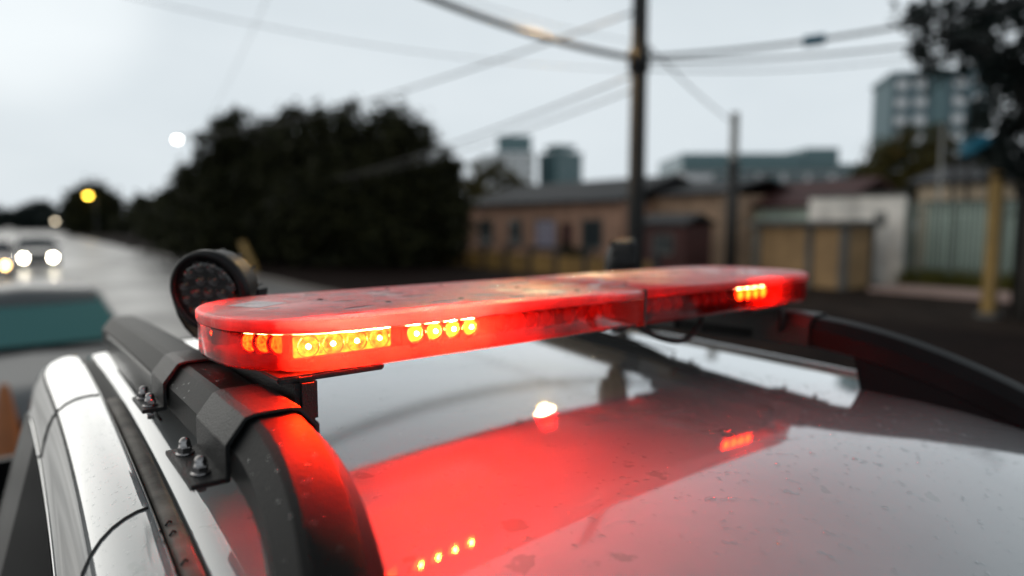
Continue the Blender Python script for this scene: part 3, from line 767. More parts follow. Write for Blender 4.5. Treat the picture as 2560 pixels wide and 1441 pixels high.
# ------------------------------------------------------------------ trees
M['bark'] = mat('dark_bark', (.022, .019, .016), .8, var=.4, vscale=6, bump=.6, bscale=20)
M['leaf_dark'] = leaf_mat('dark_olive_leaf', (.005, .0065, .0035), (.038, .040, .016))
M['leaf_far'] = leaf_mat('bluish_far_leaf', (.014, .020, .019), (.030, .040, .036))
M['leaf_olive'] = leaf_mat('olive_leaf', (.035, .030, .008), (.085, .070, .018))
M['leaf_grey'] = leaf_mat('grey_green_leaf', (.008, .013, .013), (.026, .034, .030))
def tree(name, loc, h, crowns, leaf, nleaf, lsize, label, seed, trunk_r=.25, group=None, trunk_h=None, hang=0.):
    """crowns: ellipsoid clumps (dx, dy, z, rx, rz)"""
    rg = random.Random(seed)
    t = empty(name, loc, -YAW, label, 'tree', group)
    b = MB(); th = trunk_h or h * .5
    b.tube([(0, 0, -.1), (.05 * rg.uniform(-1, 1), 0, th * .3), (.1 * rg.uniform(-1, 1), .1, th * .7), (.1, .05, th)], [trunk_r * 1.25, trunk_r, trunk_r * .8, trunk_r * .6], 10)
    for (dx, dy, z, rx, rz) in crowns:
        b.tube([(.05, .03, th * rg.uniform(.55, .95)), (dx * .5, dy * .5, lerp(th, z, .5)), (dx, dy, z)], [trunk_r * .45, trunk_r * .28, trunk_r * .08], 7)
    b.obj('trunk', 'bark', t)
    vs = []; fs = []
    tot = sum(c[3] * c[3] * c[4] for c in crowns)
    for (dx, dy, z, rx, rz) in crowns:
        n = int(nleaf * rx * rx * rz / tot)
        subs = []
        for _ in range(max(10, n // 90)):
            u = Vector((rg.gauss(0, 1), rg.gauss(0, 1), rg.gauss(0, 1))).normalized() * (rg.random() ** .38)
            subs.append((Vector((dx + u.x * rx, dy + u.y * rx, z + u.z * rz)), rg.uniform(.14, .30) * rx))
        for i in range(n):
            c, r = subs[rg.randrange(len(subs))]
            u = Vector((rg.gauss(0, .55), rg.gauss(0, .55), rg.gauss(0, .5 + hang) - hang * .8)) * r
            p = c + u; s_ = lsize * rg.uniform(.6, 1.3)
            a = Vector((rg.gauss(0, 1), rg.gauss(0, 1), rg.gauss(0, .6) - hang)).normalized(); q = a.orthogonal().normalized(); q.rotate(Matrix.Rotation(rg.uniform(0, 6.28), 3, a))
            o = len(vs)
            vs += [p - a * s_, p + q * s_ * .45, p + a * s_, p - q * s_ * .45]; fs.append((o, o + 1, o + 2, o + 3))
    MB().add(vs, fs).obj('crown', leaf, t)
    return t
TG = 'roadside trees'
tree('broad_tree', P(-7.0, 33), 8, [(0, 0, 5.4, 3.0, 2.2), (-2.8, .5, 5.2, 2.4, 2.3), (2.4, .4, 5.0, 2.2, 1.9), (.5, -.5, 3.2, 4.0, 2.2), (3.5, 0, 3.4, 1.6, 1.8), (-4, 0, 3.4, 2.2, 2.4), (0, 0, 1.8, 4.6, 1.6), (3.4, 0, 1.6, 1.8, 1.4)], 'leaf_dark', 46000, .19, 'broadest and darkest tree mass, left of the utility pole', 11, .3, TG, 3)
tree('broad_tree', P(-14.2, 37), 8, [(0, 0, 6.0, 2.4, 2.2), (-1.8, 0, 4.2, 1.9, 2.2), (2.4, 0, 5.6, 2.4, 2.4), (0, 0, 3.0, 3.6, 2.2), (0, 0, 1.8, 4.4, 1.6)], 'leaf_dark', 36000, .19, 'tall dark tree just right of the white street lamp', 12, .28, TG, 3.2)
tree('broad_tree', P(-23.6, 52), 8, [(0, 0, 3.9, 2.4, 2.1), (-2.6, 0, 2.9, 1.8, 1.7), (3.4, 0, 4.4, 2.6, 2.7), (0, 0, 2.2, 4.2, 1.9)], 'leaf_dark', 24000, .28, 'lower dark tree stepping down left of the tall tree', 13, .3, TG, 2.6)
tree('broad_tree', P(-43.5, 84), 8, [(0, 0, 3.2, 2.8, 2.1), (-3.0, 0, 2.3, 1.9, 1.7), (3.5, 0, 3.6, 2.8, 2.5), (0, 0, 1.8, 4.6, 1.7)], 'leaf_dark', 13000, .38, 'far roadside tree between the small round tree and the dark mass', 14, .3, TG, 2.4)
tree('round_tree', P(-70, 114), 8, [(0, 0, 4.4, 4.2, 3.6), (0, 0, 2.2, 4.0, 2.2)], 'leaf_dark', 14000, .5, 'small round tree behind the yellow street lamp', 15, .3, TG, 3)
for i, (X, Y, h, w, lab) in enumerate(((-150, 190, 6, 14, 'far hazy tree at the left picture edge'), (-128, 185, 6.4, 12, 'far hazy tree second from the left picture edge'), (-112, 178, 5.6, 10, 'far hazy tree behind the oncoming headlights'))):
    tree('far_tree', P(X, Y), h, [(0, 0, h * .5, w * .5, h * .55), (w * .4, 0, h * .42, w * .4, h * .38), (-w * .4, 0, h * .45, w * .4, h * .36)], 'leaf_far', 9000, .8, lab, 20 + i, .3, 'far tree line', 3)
tree('shrub_tree', P(-1.6, 46), 6, [(0, 0, 4.2, 2.4, 1.9), (2, 0, 3.2, 1.8, 1.5), (-1.8, 0, 3, 2, 1.8)], 'leaf_olive', 7000, .2, 'small olive tree between the dark mass and the pale towers', 31, .2, None, 2.5)
tree('olive_tree', P(27.0, 46), 9, [(0, 0, 5.6, 2.9, 2.9), (-1.8, 0, 4.4, 2.4, 2.2), (2.4, 0, 4.6, 2.6, 2.6)], 'leaf_olive', 13000, .2, 'rounded olive tree in front of the grey apartment tower', 32, .25, None, 3.5)
tree('eucalyptus_tree', P(11.0, 14.3), 9, [(0, 0, 5.7, 1.4, 1.2), (-1.3, .2, 6.1, 1.2, .9), (-2.3, .1, 6.2, .7, .6), (-2.95, 0, 6.15, .45, .4), (-2.2, .2, 5.75, .5, .4), (-1.6, 0, 5.5, .6, .5), (-.8, .1, 5.1, .9, 1.0), (.3, .3, 4.5, 1.3, 1.4), (-.6, .4, 4.3, .7, .8), (1.3, 0, 6.0, 1.7, 1.4), (.1, 0, 3.7, .8, .8), (.6, .3, 3.1, .7, .9)], 'leaf_grey', 9000, .12, 'dark hanging foliage tree at the right picture edge', 33, .26, None, 5.2, .5)

# ------------------------------------------------------------------ houses, walls, fences (street frame: local x = away from road, y = along it)
M['brown_wall'] = mat('brown_plaster', (.36, .21, .145), .85, var=.25, vscale=1.5)
M['tan_wall'] = mat('tan_plaster', (.36, .24, .16), .85, var=.25, vscale=1.5)
M['pale_green'] = mat('pale_green_plaster', (.46, .55, .47), .8, var=.15, vscale=1.2)
M['white_wall'] = mat('stained_white_plaster', (.82, .78, .72), .8, var=.25, vscale=1.4)
M['beige_wall'] = mat('beige_plaster', (.62, .48, .34), .8, var=.2, vscale=1)
M['ochre'] = mat('ochre_panel', (.30, .19, .09), .75, var=.2, vscale=2)
M['ochre_wall'] = mat('ochre_low_wall', (.20, .115, .03), .8, var=.3, vscale=1)
M['grey_conc'] = mat('grey_concrete', (.10, .10, .095), .75, var=.25, vscale=2)
M['roof_dark'] = mat('dark_roof_tile', (.020, .020, .022), .7, var=.3, vscale=2)
M['roof_red'] = mat('maroon_roof_tile', (.055, .014, .012), .7, var=.3, vscale=2)
M['win'] = mat('window_glass', (.03, .04, .045), .08, 0, .6)
M['win_lilac'] = mat('curtained_window', (.33, .31, .40), .35)
M['teal'] = mat('teal_glass_cladding', (.065, .135, .145), .25, .2, .4)
M['pale_block'] = mat('pale_tower_wall', (.80, .81, .82), .7)
M['grey_block'] = mat('grey_tower_wall', (.13, .20, .225), .7)
M['lit_win'] = emit_mat('lit_window', (1, .55, .2), .85)
M['sheet_white'] = mat('pale_sheet', (.5, .52, .5), .6)
M['steel_green'] = mat('green_steel', (.15, .19, .165), .5)
M['mint'] = mat('mint_wall', (.50, .62, .54), .7, var=.12, vscale=1)
M['yellow_paint'] = mat('yellow_paint', (.27, .17, .05), .7, var=.25, vscale=5)
M['blue'] = mat('blue_plastic', (.004, .10, .16), .45, 0, 0, .2)
M['grey_metal'] = mat('grey_metal', (.22, .22, .21), .5, .3)
M['grass'] = leaf_mat('grass_blades', (.06, .065, .012), (.14, .13, .035))
M['pink_kerb'] = mat('pinkish_paving', (.36, .25, .22), .75, var=.2, vscale=3)
M['wood_black'] = mat('tarred_wood', (.010, .010, .010), .7, var=.4, vscale=5, bump=.4, bscale=30)

def house(name, t0, t1, n0, depth, zw, zr, wall, roof, label, wins=(), gable_along=True, cat='house', overhang=.35, door=None):
    """walls, pitched roof, windows on the street side; t along the street, n away from it"""
    o = S(t0, n0, 0); root = empty(name, o, ST_RZ, label, cat)
    Lh = t1 - t0
    MB().box(0, depth, 0, Lh, -.1, zw).obj('wall', wall, root)
    v = overhang
    b = MB()
    if gable_along:
        b.add([(-v, -v, zw), (depth / 2, -v, zr), (depth + v, -v, zw), (-v, Lh + v, zw), (depth / 2, Lh + v, zr), (depth + v, Lh + v, zw), (-v, -v, zw + .12), (depth / 2, -v, zr + .13), (depth + v, -v, zw + .12), (-v, Lh + v, zw + .12), (depth / 2, Lh + v, zr + .13), (depth + v, Lh + v, zw + .12)],
              [(6, 7, 10, 9), (7, 8, 11, 10), (0, 3, 4, 1), (1, 4, 5, 2), (0, 6, 9, 3), (2, 5, 11, 8), (0, 1, 7, 6), (1, 2, 8, 7), (3, 9, 10, 4), (4, 10, 11, 5)])
    else:
        b.add([(-v, -v, zw), (-v, Lh / 2, zr), (-v, Lh + v, zw), (depth + v, -v, zw), (depth + v, Lh / 2, zr), (depth + v, Lh + v, zw), (-v, -v, zw + .12), (-v, Lh / 2, zr + .13), (-v, Lh + v, zw + .12), (depth + v, -v, zw + .12), (depth + v, Lh / 2, zr + .13), (depth + v, Lh + v, zw + .12)],
              [(6, 7, 10, 9), (7, 8, 11, 10), (0, 3, 4, 1), (1, 4, 5, 2), (0, 6, 9, 3), (2, 5, 11, 8), (0, 1, 7, 6), (1, 2, 8, 7), (3, 9, 10, 4), (4, 10, 11, 5)])
        MB().add([(0, 0, zw), (0, Lh, zw), (0, Lh / 2, zr - .02), (.2, 0, zw), (.2, Lh, zw), (.2, Lh / 2, zr - .02)], [(0, 1, 2), (3, 5, 4), (0, 2, 5, 3), (1, 4, 5, 2)]).obj('gable', wall, root)
    b.obj('roof', roof, root)
    for (y, w, z0, z1, m) in wins:
        f = MB()
        f.box(-.05, .02, y - .07, y, z0 - .07, z1 + .07).box(-.05, .02, y + w, y + w + .07, z0 - .07, z1 + .07).box(-.05, .02, y, y + w, z1, z1 + .07).box(-.05, .02, y, y + w, z0 - .07, z0).box(-.04, .02, y + w / 2 - .025, y + w / 2 + .025, z0, z1)
        fo = f.obj('window', 'grey_conc', root)
        MB().box(-.012, .0, y, y + w, z0, z1).obj('pane', m, fo)
        MB().box(-.12, -.05, y - .1, y + w + .1, z0 - .13, z0 - .07).obj('sill', 'grey_conc', fo)
    if door:
        y, w, h_ = door
        d = MB().box(-.04, .01, y, y + w, .02, h_).obj('door', 'roof_red', root)
        MB().box(-.08, -.04, y + .08, y + .12, 1.0, 1.12).obj('handle', 'grey_metal', d)
    return root
house('long_house', 22.0, 35.0, 22.0, 7, 3.05, 4.25, 'brown_wall', 'roof_dark', 'long low brown house with dark roof, left of the utility pole',
      ((1.2, 1.3, 1.0, 2.2, 'win'), (4.6, 1.5, .9, 2.2, 'win_lilac'), (7.4, 1.1, 1.0, 2.2, 'win'), (10.2, 1.3, 1.0, 2.2, 'win')), True, door=(3.2, .95, 2.1))
house('narrow_house', 18.2, 22.0, 24.0, 6, 3.3, 4.0, 'tan_wall', 'roof_dark', 'narrow tan house with dark roof, right of the utility pole',
      ((.7, 1.0, .9, 2.0, 'win'), (2.3, .8, 1.0, 2.0, 'win')), True)
house('green_house', 14.6, 18.6, 26.5, 6, 2.75, 3.9, 'pale_green', 'roof_red', 'pale green house under a maroon roof, right of the grey pole',
      ((.8, 1.0, 1.0, 2.1, 'win'), (2.6, .8, 1.0, 2.1, 'win')), True)
house('beige_house', 6.0, 13.4, 31, 6, 3.7, 4.5, 'beige_wall', 'roof_dark', 'beige house behind the green fence under the blue tank',
      ((1.0, 1.2, 1.3, 2.6, 'win'), (3.6, 1.2, 1.3, 2.6, 'win')), True)
house('red_kiosk', 17.0, 19.3, 20.4, 1.6, 2.0, 2.35, 'roof_red', 'roof_dark', 'small dark red kiosk right of the utility pole base', ((.6, .9, 1.0, 1.6, 'win'),), True, 'kiosk', .15)

# white boundary wall built of panels with a coping
w = empty('boundary_wall', S(10.5, 23.5), ST_RZ, 'stained white boundary wall left of the green fence', 'wall')
for i in range(2): MB().box(-.11, .11, i * 1.66, i * 1.66 + 1.64, -.05, 3.0).obj('panel', 'white_wall', w, bevel=.01)
MB().box(-.16, .16, -.05, 3.35, 3.0, 3.12).obj('coping', 'grey_conc', w, bevel=.01)
MB().lathe([(.0, -.02), (.17, -.02), (.17, .02), (.0, .02)][1:3], 16, Matrix.Translation((-.12, 2.4, 1.75)) @ Matrix.Rotation(R(90), 4, 'Y')).obj('vent', 'grey_conc', w)
MB().box(-.14, -.115, .55, .95, 2.0, 2.5).obj('meter_box', 'grey_metal', w, bevel=.01)

# ochre gate hut: slab roof, three grey pillars, two ochre panels
hroot = empty('gate_hut', S(10.9, 20.6), ST_RZ, 'low ochre hut with grey pillars and flat slab roof before the white wall', 'hut')
MB().box(-.2, 2.0, -.2, 3.4, 2.02, 2.20).obj('roof_slab', 'grey_conc', hroot, bevel=.02)
for (x, y) in ((0, 0), (0, 1.1), (0, 3.0), (1.6, 0), (1.6, 3.0)):
    MB().box(x, x + .22, y, y + .22, -.05, 2.02).obj('pillar', 'grey_conc', hroot, bevel=.01)
MB().box(.06, .14, .22, 1.10, .05, 2.02).obj('panel', 'ochre', hroot)
MB().box(.06, .14, 1.32, 3.0, .05, 2.02).obj('panel', 'ochre', hroot)
MB().box(.22, 1.6, .06, .14, .05, 2.02).obj('panel', 'ochre', hroot)
MB().box(.22, 1.6, 3.06, 3.14, .05, 2.02).obj('panel', 'ochre', hroot)

# green palisade fence, mint wall behind, grass bank and paving edge
fr = empty('palisade_fence', S(6.4, 23.5), ST_RZ, 'green steel palisade fence right of the white wall', 'fence')
pale = MB().add([(-.012, -.035, .25), (.012, 0, .25), (-.012, .035, .25), (-.012, -.035, 2.72), (.012, 0, 2.72), (-.012, .035, 2.72), (0, 0, 2.83)], [(0, 1, 2), (0, 3, 4, 1), (1, 4, 5, 2), (2, 5, 3, 0), (3, 6, 4), (4, 6, 5), (5, 6, 3)]).obj('pale', 'steel_green', fr)
for i in range(29):
    o = pale if i == 0 else pale.copy()
    if i: col.objects.link(o); o.parent = fr
    o.location = (0, .1 + i * .138, random.uniform(-.015, .015))
for z in (.55, 2.45): MB().box(.013, .05, 0, 4.05, z, z + .05).obj('rail', 'steel_green', fr)
for y in (0, 1.35, 2.7, 4.05): MB().box(.05, .13, y - .04, y + .04, 0, 2.8).obj('post', 'steel_green', fr)
MB().box(.014, .05, 0, 4.05, 2.70, 2.76).obj('rail', 'steel_green', fr)
mw = empty('mint_shed', S(5.6, 25.2), ST_RZ, 'mint green shed wall seen through the palisade fence', 'shed')
MB().box(0, 2.4, 0, 4.9, -.05, 2.75).obj('wall', 'mint', mw); MB().box(-.15, 2.55, -.15, 5.05, 2.75, 2.87).obj('roof', 'roof_dark', mw)
MB().box(-.03, .01, 1.4, 2.3, .05, 2.1).obj('door', 'pale_green', mw)
vs = []; fs = []; rg = random.Random(5)
for i in range(9000):
    p = S(rg.uniform(4, 10.4), 22.9 + 2.2 * rg.random(), 0); hh = rg.uniform(.25, .75); a = rg.uniform(0, 6.28); k = .035
    o = len(vs); d = Vector((math.cos(a), math.sin(a), 0)); tip = Vector((rg.gauss(0, .1), rg.gauss(0, .1), hh))
    vs += [p - d * k, p + d * k, p + tip]; fs.append((o, o + 1, o + 2))
tag(MB().add(vs, fs).obj('grass', 'grass'), 'olive grass growing along the foot of the green fence', 'grass', kind='stuff')
slab('paving_edge', 20.9, 22.9, 3.0, 10.3, -.1, .16, 'pink_kerb')

lw = empty('low_wall', S(15.5, 17.2), ST_RZ, 'low ochre roadside wall with dark posts before the long brown house', 'wall')
for i in range(9): MB().box(-.09, .09, i * 1.7 + .14, i * 1.7 + 1.58, -.05, .80 + .03 * (i % 2)).obj('panel', 'ochre_wall', lw, bevel=.02)
for i in range(10): MB().box(-.12, .12, i * 1.7 - .12, i * 1.7 + .12, -.05, 1.15).obj('post', 'roof_dark', lw, bevel=.02)
tree('shrub', S(20.6, 18.2), 1.5, [(0, 0, .8, .8, .6), (.4, .3, .6, .6, .5)], 'leaf_dark', 1500, .09, 'dark shrub above the low ochre wall', 41, .05, None, .7)

# yellow gate post at the right
yp = empty('gate_post', P(10.52, 14.9), ST_RZ, 'tall yellow painted gate post before the dark tree trunk', 'post')
MB().box(-.12, .12, -.12, .12, -.05, 3.25).obj('shaft', 'yellow_paint', yp, bevel=.02)
MB().box(-.15, .15, -.15, .15, 3.25, 3.33).obj('cap', 'grey_conc', yp, bevel=.02)
MB().box(-.2, .2, -.2, .2, -.05, .16).obj('base', 'grey_conc', yp, bevel=.02)
# dark steel gate leaf hung beside it
gt = empty('dark_gate', P(10.9, 14.9), ST_RZ, 'dark sheet steel gate beside the yellow post at the right edge', 'gate')
for i in range(6): MB().box(-.02, .02, -1.75 + i * .28, -1.75 + i * .28 + .265, .05, 3.0).obj('board', 'gloss_black', gt)
MB().box(.021, .06, -1.75, -.08, .3, .38).obj('frame', 'gloss_black', gt); MB().box(.021, .06, -1.75, -.08, 2.6, 2.68).obj('frame', 'gloss_black', gt)

# blue water tank on a steel stand
tk = empty('water_tank', P(17.9, 26.4), ST_RZ, 'bright blue water tank on a stand above the beige house', 'water tank')
MB().lathe([(.05, 4.62), (.60, 4.62), (.64, 4.70), (.66, 4.95), (.64, 5.0), (.66, 5.05), (.64, 5.25), (.5, 5.36), (.2, 5.42), (.05, 5.44)], 24).obj('tank', 'blue', tk)
MB().box(-.75, .75, -.75, .75, 4.52, 4.62).obj('platform', 'wood_black', tk)
for x in (-.6, .6):
    for y in (-.6, .6): MB().box(x - .06, x + .06, y - .06, y + .06, -.05, 4.52).obj('leg', 'wood_black', tk)
for z in (1.6, 3.2): MB().box(-.6, .6, -.63, -.57, z, z + .07).obj('brace', 'wood_black', tk)

# ------------------------------------------------------------------ far buildings
def tower(name, X, Y, wd, dp, h, wall, label, floors, colsn, winm, rot=0., crown=None, lit=()):
    root = empty(name, P(X, Y), -YAW + rot, label, 'building')
    MB().box(-wd / 2, wd / 2, -dp / 2, dp / 2, -.5, h).obj('wall', wall, root)
    MB().box(-wd / 2 - .3, wd / 2 + .3, -dp / 2 - .3, dp / 2 + .3, h, h + .7).obj('parapet', wall, root)
    if crown: MB().box(*crown[0]).obj('rooftop_block', crown[1], root)
    fh = h / floors; cw = wd / colsn; pane = None
    for f in range(floors):
        for c in range(colsn):
            x = -wd / 2 + cw * (c + .5); z = fh * (f + .5)
            m = 'lit_win' if (f, c) in lit else winm
            wo = MB().box(x - cw * .34, x + cw * .34, -dp / 2 - .12, -dp / 2 + .02, z - fh * .30, z + fh * .30).obj('window', 'grey_metal', root)
            MB().box(x - cw * .29, x + cw * .29, -dp / 2 - .16, -dp / 2 - .10, z - fh * .24, z + fh * .24).obj('pane', m, wo)
    return root
tower('office_tower', .9, 250, 14, 14, 26, 'pale_block', 'white tower with a teal top floor, left of the utility pole', 8, 3, 'sheet_white', 0, ((-6, 6, -6, 6, 26.7, 32.5), 'teal'))
tower('office_tower', 17.5, 250, 11, 12, 26, 'teal', 'dark teal tower beside the white one', 9, 3, 'teal', .5, ((-4, 4, -4, 4, 27.7, 29.5), 'teal'))
tower('office_tower', -7.2, 270, 10, 12, 27, 'pale_block', 'pale low tower touching the dark tree mass', 7, 3, 'sheet_white')
tower('apartment_tower', 70.5, 118, 14, 12, 25.8, 'grey_block', 'grey apartment tower behind the hanging foliage at the right', 9, 5, 'pale_block', -.25, ((-1.2, 1.0, -6.4, 6, -.4, 26.8), 'teal'), ((4, 0), (4, 2)))
# long teal-roofed hall behind the houses
hl = empty('market_hall', P(31.5, 88), -YAW, 'long teal roofed hall above the houses right of the pole', 'building')
MB().box(-11, 13, -6, 6, -.5, 8.2).obj('wall', 'pale_block', hl)
MB().box(-11.4, 6, -6.6, 6.4, 8.2, 10.2).obj('roof', 'teal', hl); MB().box(6, 13.2, -6.5, 6.4, 8.2, 9.0).obj('roof', 'teal', hl)
MB().box(3.0, 7.0, -6.8, 0, 9.0, 10.8).obj('roof_block', 'teal', hl)
for i in range(8):
    if i != 0: 
        wo = MB().box(-10.4 + i * 2.9, -8.2 + i * 2.9, -6.12, -5.9, 3.2, 7.9).obj('window', 'grey_metal', hl)
        MB().box(-10.3 + i * 2.9, -8.3 + i * 2.9, -6.18, -6.1, 3.4, 7.7).obj('pane', 'teal', wo)

# ------------------------------------------------------------------ poles, lamps, cables
up = empty('utility_pole', P(2.18, 12), ST_RZ, 'tall black utility pole carrying the street cables', 'utility pole')
MB().tube([(0, 0, -.2), (0, 0, 3), (.01, 0, 6), (.015, 0, 10.6)], [.165, .150, .138, .12], 14).obj('shaft', 'wood_black', up)
MB().tube([(0, 0, 4.72), (0, 0, 5.08)], [.185, .185], 14).obj('cable_collar', 'wood_black', up)
MB().box(-.05, .05, -.9, .9, 7.6, 7.7).obj('crossarm', 'wood_black', up)
for i, (y, z) in enumerate(((-.8, 7.7), (.8, 7.7), (.4, 7.7), (-.4, 7.7))):
    MB().lathe([(.012, 0), (.03, .02), (.045, .05), (.03, .08), (.045, .11), (.02, .15)], 10, Matrix.Translation((0, y, z))).obj('insulator', 'grey_metal', up)
M['sodium'] = emit_mat('sodium_lamp_glass', (1, .60, .20), 2200)
LD = Matrix.Rotation(-ST_RZ, 3, 'Z') @ (RT * -1.36)      # towards the road, in the pole's own frame
arm = MB().tube([(0, 0, 6.15), LD * .35 + Vector((0, 0, 6.36)), LD * .85 + Vector((0, 0, 6.34))], [.045, .04, .035], 8).obj('lamp_arm', 'grey_metal', up)
MB().lathe([(.05, .12), (.15, .07), (.19, .02), (.17, 0)], 16, Matrix.Translation(LD + Vector((0, 0, 6.26)))).obj('lamp_head', 'grey_metal', arm)
MB().lathe([(.21, -.16), (.215, -.16), (.215, .03), (.21, .03)], 16, Matrix.Translation(LD * .995 + Vector((0, 0, 6.34)))) if False else None
shv = [LD * k + Vector((0, 0, z)) + LD.orthogonal().normalized() * w for z in (6.05, 6.5) for (k, w) in ((.93, -.24), (.84, -.1), (.84, .1), (.93, .24))]
MB().add(shv, [(0, 1, 5, 4), (1, 2, 6, 5), (2, 3, 7, 6)]).obj('lamp_shield', 'wood_black', arm)  # unseen plate added to keep the lamp's light off the pole
MB().lathe([(.095, .01), (.09, -.04), (.055, -.075), (.01, -.085)], 16, Matrix.Translation(LD + Vector((0, 0, 6.25)))).obj('lamp_glass', 'sodium', arm)

fp = empty('concrete_pole', P(7.4, 23), ST_RZ, 'short grey concrete pole standing before the pale green house', 'utility pole')
MB().tube([(0, 0, -.2), (0, 0, 2.9), (0, 0, 5.75)], [.17, .155, .14], 12).obj('shaft', 'grey_metal', fp)
MB().tube([(0, 0, 0), (0, 0, 4.2)], [.19, .185], 12).obj('pole_guard', 'wood_black', fp)
lp2 = empty('thin_pole', P(13.7, 22), ST_RZ, 'thin grey pole in front of the olive tree', 'pole')
MB().tube([(0, 0, -.1), (0, 0, 2.5), (0, 0, 5.1)], [.06, .055, .05], 8).obj('shaft', 'grey_metal', lp2)
MB().lathe([(.05, 0), (.09, .03), (.09, .1), (.02, .14)], 10, Matrix.Translation((0, 0, 5.08))).obj('cap', 'grey_metal', lp2)

def street_lamp(X, Y, h, c, e, r, label):
    t = empty('street_lamp', P(X, Y), ST_RZ, label, 'street lamp', 'lit street lamps')
    MB().tube([(.9, 0, -.1), (.9, 0, h * .6), (.9, 0, h - .2), (.7, 0, h + .08), (.2, 0, h + .12)], [.09, .075, .05, .04, .035], 8).obj('pole', 'grey_metal', t)
    hd = MB().lathe([(.03, .14), (r * .9, .08), (r * 1.15, .0), (r, -.01)], 14, Matrix.Translation((0, 0, h))).obj('head', 'grey_metal', t)
    MB().lathe([(r, 0), (r * .95, -r * .5), (r * .6, -r * .9), (.01, -r * 1.05)], 14, Matrix.Translation((0, 0, h - .01))).obj('globe', emit_mat('lamp_glow', c, e), hd)
street_lamp(-21.8, 45, 7.55, (1, .98, .9), 22, .17, 'street lamp with a white light at the tree edge')
street_lamp(-68, 110, 6.5, (1, .62, .06), 22, .40, 'street lamp with a yellow light before the small round tree')
street_lamp(-107, 160, 2.5, (1, .85, .62), 7, .45, 'low pale lamp left of the yellow street lamp')

def cable(name, a, c_, sag, r, label, m='black_rubber', extra=None):
    a = Vector(a); c_ = Vector(c_); pts = []
    for i in range(41):
        f = i / 40; p = a.lerp(c_, f); p.z -= 4 * sag * f * (1 - f); pts.append(p)
    return tag(MB().tube(pts, r, 6).obj(name, m), label, 'cable', 'street cables')
top = P(2.18, 12, 4.93)
cable('bundled_cable', top, P(-5.2, 7.0, 6.6), .45, .050, 'thick bundled cable crossing the sky left of the pole')
cable('overhead_cable', top + Vector((0, 0, .03)), P(10.2, 9.6, 6.0), .30, .030, 'thickest cable running right from the pole past the blue sleeve')
cable('overhead_cable', top + Vector((0, 0, -.03)), P(10.6, 10.4, 5.65), .32, .022, 'lower cable running right from the pole')
cable('overhead_cable', top + Vector((0, 0, -.16)), P(12, 14, 6.3), .4, .012, 'thin cable right of the pole below the others')
cable('overhead_cable', P(2.18, 12, 5.75), P(-16, 33, 6.2), .5, .02, 'faint cable falling left from the upper crossarm')
cable('overhead_cable', P(2.18, 12, 4.7), P(-14, 40, 4.2), .5, .02, 'faint cable falling left from the pole collar')
cable('overhead_cable', P(2.18, 12, 4.45), P(-8, 30, 4.0), .3, .016, 'lowest faint cable left of the pole')
cable('overhead_cable', P(-6.5, 6.5, 7.0), P(2.18, 12, 5.2), .5, .006, 'thin slack cable above the bundled cable')
cable('overhead_cable', P(-7.5, 9, 5.7), P(2.18, 12, 4.75), .35, .006, 'thin cable crossing below the bundled cable')
cable('overhead_cable', P(-1.5, 7, 6.3), P(-16, 36, 7.2), .3, .006, 'faint cable high over the dark trees')
cable('guy_wire', P(2.18, 12, 5.3), P(7.4, 23, 5.4), .1, .018, 'guy wire down to the short grey pole')
p0 = Vector(P(2.18, 12, 4.96)).lerp(P(10.2, 9.6, 6.0), .31); p1 = Vector(P(2.18, 12, 4.96)).lerp(P(10.2, 9.6, 6.0), .352)
for p, f in ((p0, .31), (p1, .352)): p.z -= 4 * .30 * f * (1 - f)
sl = MB().tube([p0, p0.lerp(p1, .08), p0.lerp(p1, .92), p1], [.04, .085, .085, .04], 12).obj('cable_sleeve', 'blue'); tag(sl, 'blue sleeve clamped on the cable right of the pole', 'cable sleeve')
tag(MB().tube([P(-10.2, 27, -.02), P(-10.32, 27.02, .45), P(-10.75, 27.1, 1.35)], [.14, .13, .12], 10).obj('marker_post', 'yellow_paint'), 'leaning yellow kerb marker post under the dark trees', 'marker post')

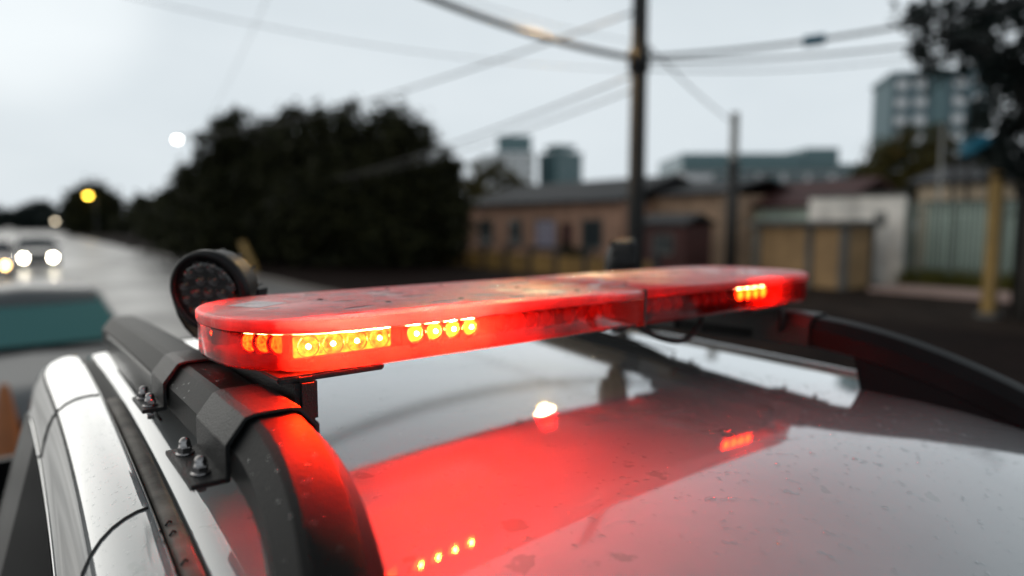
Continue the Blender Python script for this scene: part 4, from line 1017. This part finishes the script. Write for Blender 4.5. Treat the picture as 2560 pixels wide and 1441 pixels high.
# ------------------------------------------------------------------ cars
M['car_silver'] = mat('silver_car_paint', (.10, .11, .12), .4, .1, .3)
M['car_dark'] = mat('dark_car_paint', (.03, .03, .034), .3, .1, 1)
M['car_red'] = mat('maroon_car_paint', (.08, .02, .018), .3, .1, 1)
M['teal_glass'] = mat('teal_windscreen', (.018, .11, .115), .06, 0, 0, .5, ior=1.6)
M['headlamp'] = emit_mat('headlamp_on', (1, .90, .70), 60)
M['headlamp_y'] = emit_mat('headlamp_yellow', (1, .66, .25), 22)
M['headlamp_off'] = mat('headlamp_off', (.5, .5, .5), .1, .3, 1)
def car(loc, rz, label, paint, glass_m, lampm, lz=.62, lamp_r=.10, group='other cars in the street'):
    """nose towards local -y, about 4 m long; origin on the ground under the nose"""
    t = empty('parked_car' if lampm == 'headlamp_off' else 'oncoming_car', loc, rz, label, 'car', group)
    W = .84
    prof = [(.0, .28, .52, .90), (.08, .24, .66, .97), (.35, .22, .74, 1.0), (1.25, .2, .90, 1.0), (1.30, .2, .915, 1.0), (3.3, .2, .93, 1.0), (3.75, .22, .92, .98), (3.95, .28, .85, .93)]
    rings = []
    for (y, zb, zt, w) in prof:
        ww = W * w
        rings.append([Vector((-ww * .94, y, zb)), Vector((-ww, y, zb + .14)), Vector((-ww, y, zt - .20)), Vector((-ww * .95, y, zt - .05)), Vector((-ww * .72, y, zt + .012)), Vector((0, y, zt + .035)), Vector((ww * .72, y, zt + .012)), Vector((ww * .95, y, zt - .05)), Vector((ww, y, zt - .20)), Vector((ww, y, zb + .14)), Vector((ww * .94, y, zb))])
    MB().loft(rings).obj('body', paint, t)
    # cabin: pillars and roof
    cab = [(1.28, .90, .86), (1.62, 1.14, .79), (1.98, 1.36, .72), (2.25, 1.425, .70), (2.9, 1.43, .70), (3.35, 1.38, .71), (3.72, 1.10, .77), (3.86, .92, .80)]
    rf = []
    for (y, z, w) in cab[2:6]:
        rf.append([Vector((-w, y, z - .05)), Vector((-w * .9, y, z - .01)), Vector((0, y, z + .03)), Vector((w * .9, y, z - .01)), Vector((w, y, z - .05)), Vector((0, y, z - .06))])
    MB().loft(rf).obj('roof', paint, t)
    def sheet(rows, name, m):
        b = MB(); b.loft(rows, closed=False); return b.obj(name, m, t)
    sheet([[Vector((x * w * .95, y - .06 * (1 - x * x), z)) for x in (-1, -.6, 0, .6, 1)] for (y, z, w) in cab[:3]], 'windscreen', glass_m)
    sheet([[Vector((x * w * .90, y - .066 * (1 - x * x), z + .006)) for x in (-1, -.6, 0, .6, 1)] for (y, z, w) in ((1.86, 1.287, .741), (1.975, 1.357, .722))], 'sun_strip', 'win')
    MB().box(-.78, .78, 1.14, 1.235, .925, .965).obj('cowl', 'gloss_black', t, bevel=.02)
    sheet([[Vector((x * w * .95, y, z)) for x in (-1, 0, 1)] for (y, z, w) in cab[5:]], 'rear_window', 'win')
    for s_ in (-1, 1):
        sheet([[Vector((s_ * (.80), y, .90)), Vector((s_ * w * .985, y, z - .05))] for (y, z, w) in cab[1:7]], 'side_window', 'win')
        for k in (0, 2, 5):
            y, z, w = cab[k]; y2, z2, w2 = cab[k + 2] if k != 2 else (2.35, .90, .80 / .985)
            MB().tube([(s_ * w * .96, y, z - .01), (s_ * w2 * .97, y2, z2 - .02)], .032, 6).obj('pillar', paint, t)
        mxh = Matrix.Translation((s_ * .55, .03, lz)) @ Matrix.Rotation(R(90), 4, 'X')
        MB().lathe([(.01, .045), (lamp_r * .7, .035), (lamp_r, .0), (lamp_r, -.05)], 16, mxh).obj('headlight', lampm, t)
        MB().box(s_ * .88 - .09, s_ * .88 + .09, 1.45, 1.56, .93, 1.07).obj('mirror', 'gloss_black', t, bevel=.03)
        wheel(t, s_ * .73, .78, .30, .19, s_); wheel(t, s_ * .73, 3.18, .30, .19, s_)
    MB().box(-.42, .42, -.035, .02, .36, .50).obj('grille', 'gloss_black', t)
    return t
car((.30, 6.05, 0), 0, 'silver car with a teal windscreen parked behind the pickup', 'car_silver', 'teal_glass', 'headlamp_off', .62)
car(P(-21.6, 31), -ST_AZ + R(180) - R(180), 'oncoming car with two bright white headlights', 'car_dark', 'win', 'headlamp', .50, .13)
car(P(-19.5, 25.2), -ST_AZ, 'oncoming car cut by the left picture edge with yellowish headlights', 'car_red', 'win', 'headlamp_y', .50, .11)

# ------------------------------------------------------------------ orange traffic cone behind the pickup
M['cone_orange'] = mat('orange_plastic', (.26, .075, .010), .5, var=.15, vscale=6)
cn = empty('traffic_cone', P(-4.0, 5.25), 0, 'orange traffic cone at the left picture edge before the silver car', 'traffic cone')
MB().box(-.2, .2, -.2, .2, 0, .035).obj('base', 'black_rubber', cn, bevel=.01)
MB().lathe([(.155, .035), (.15, .06), (.035, .86), (.025, .88)], 24).obj('cone', 'cone_orange', cn)
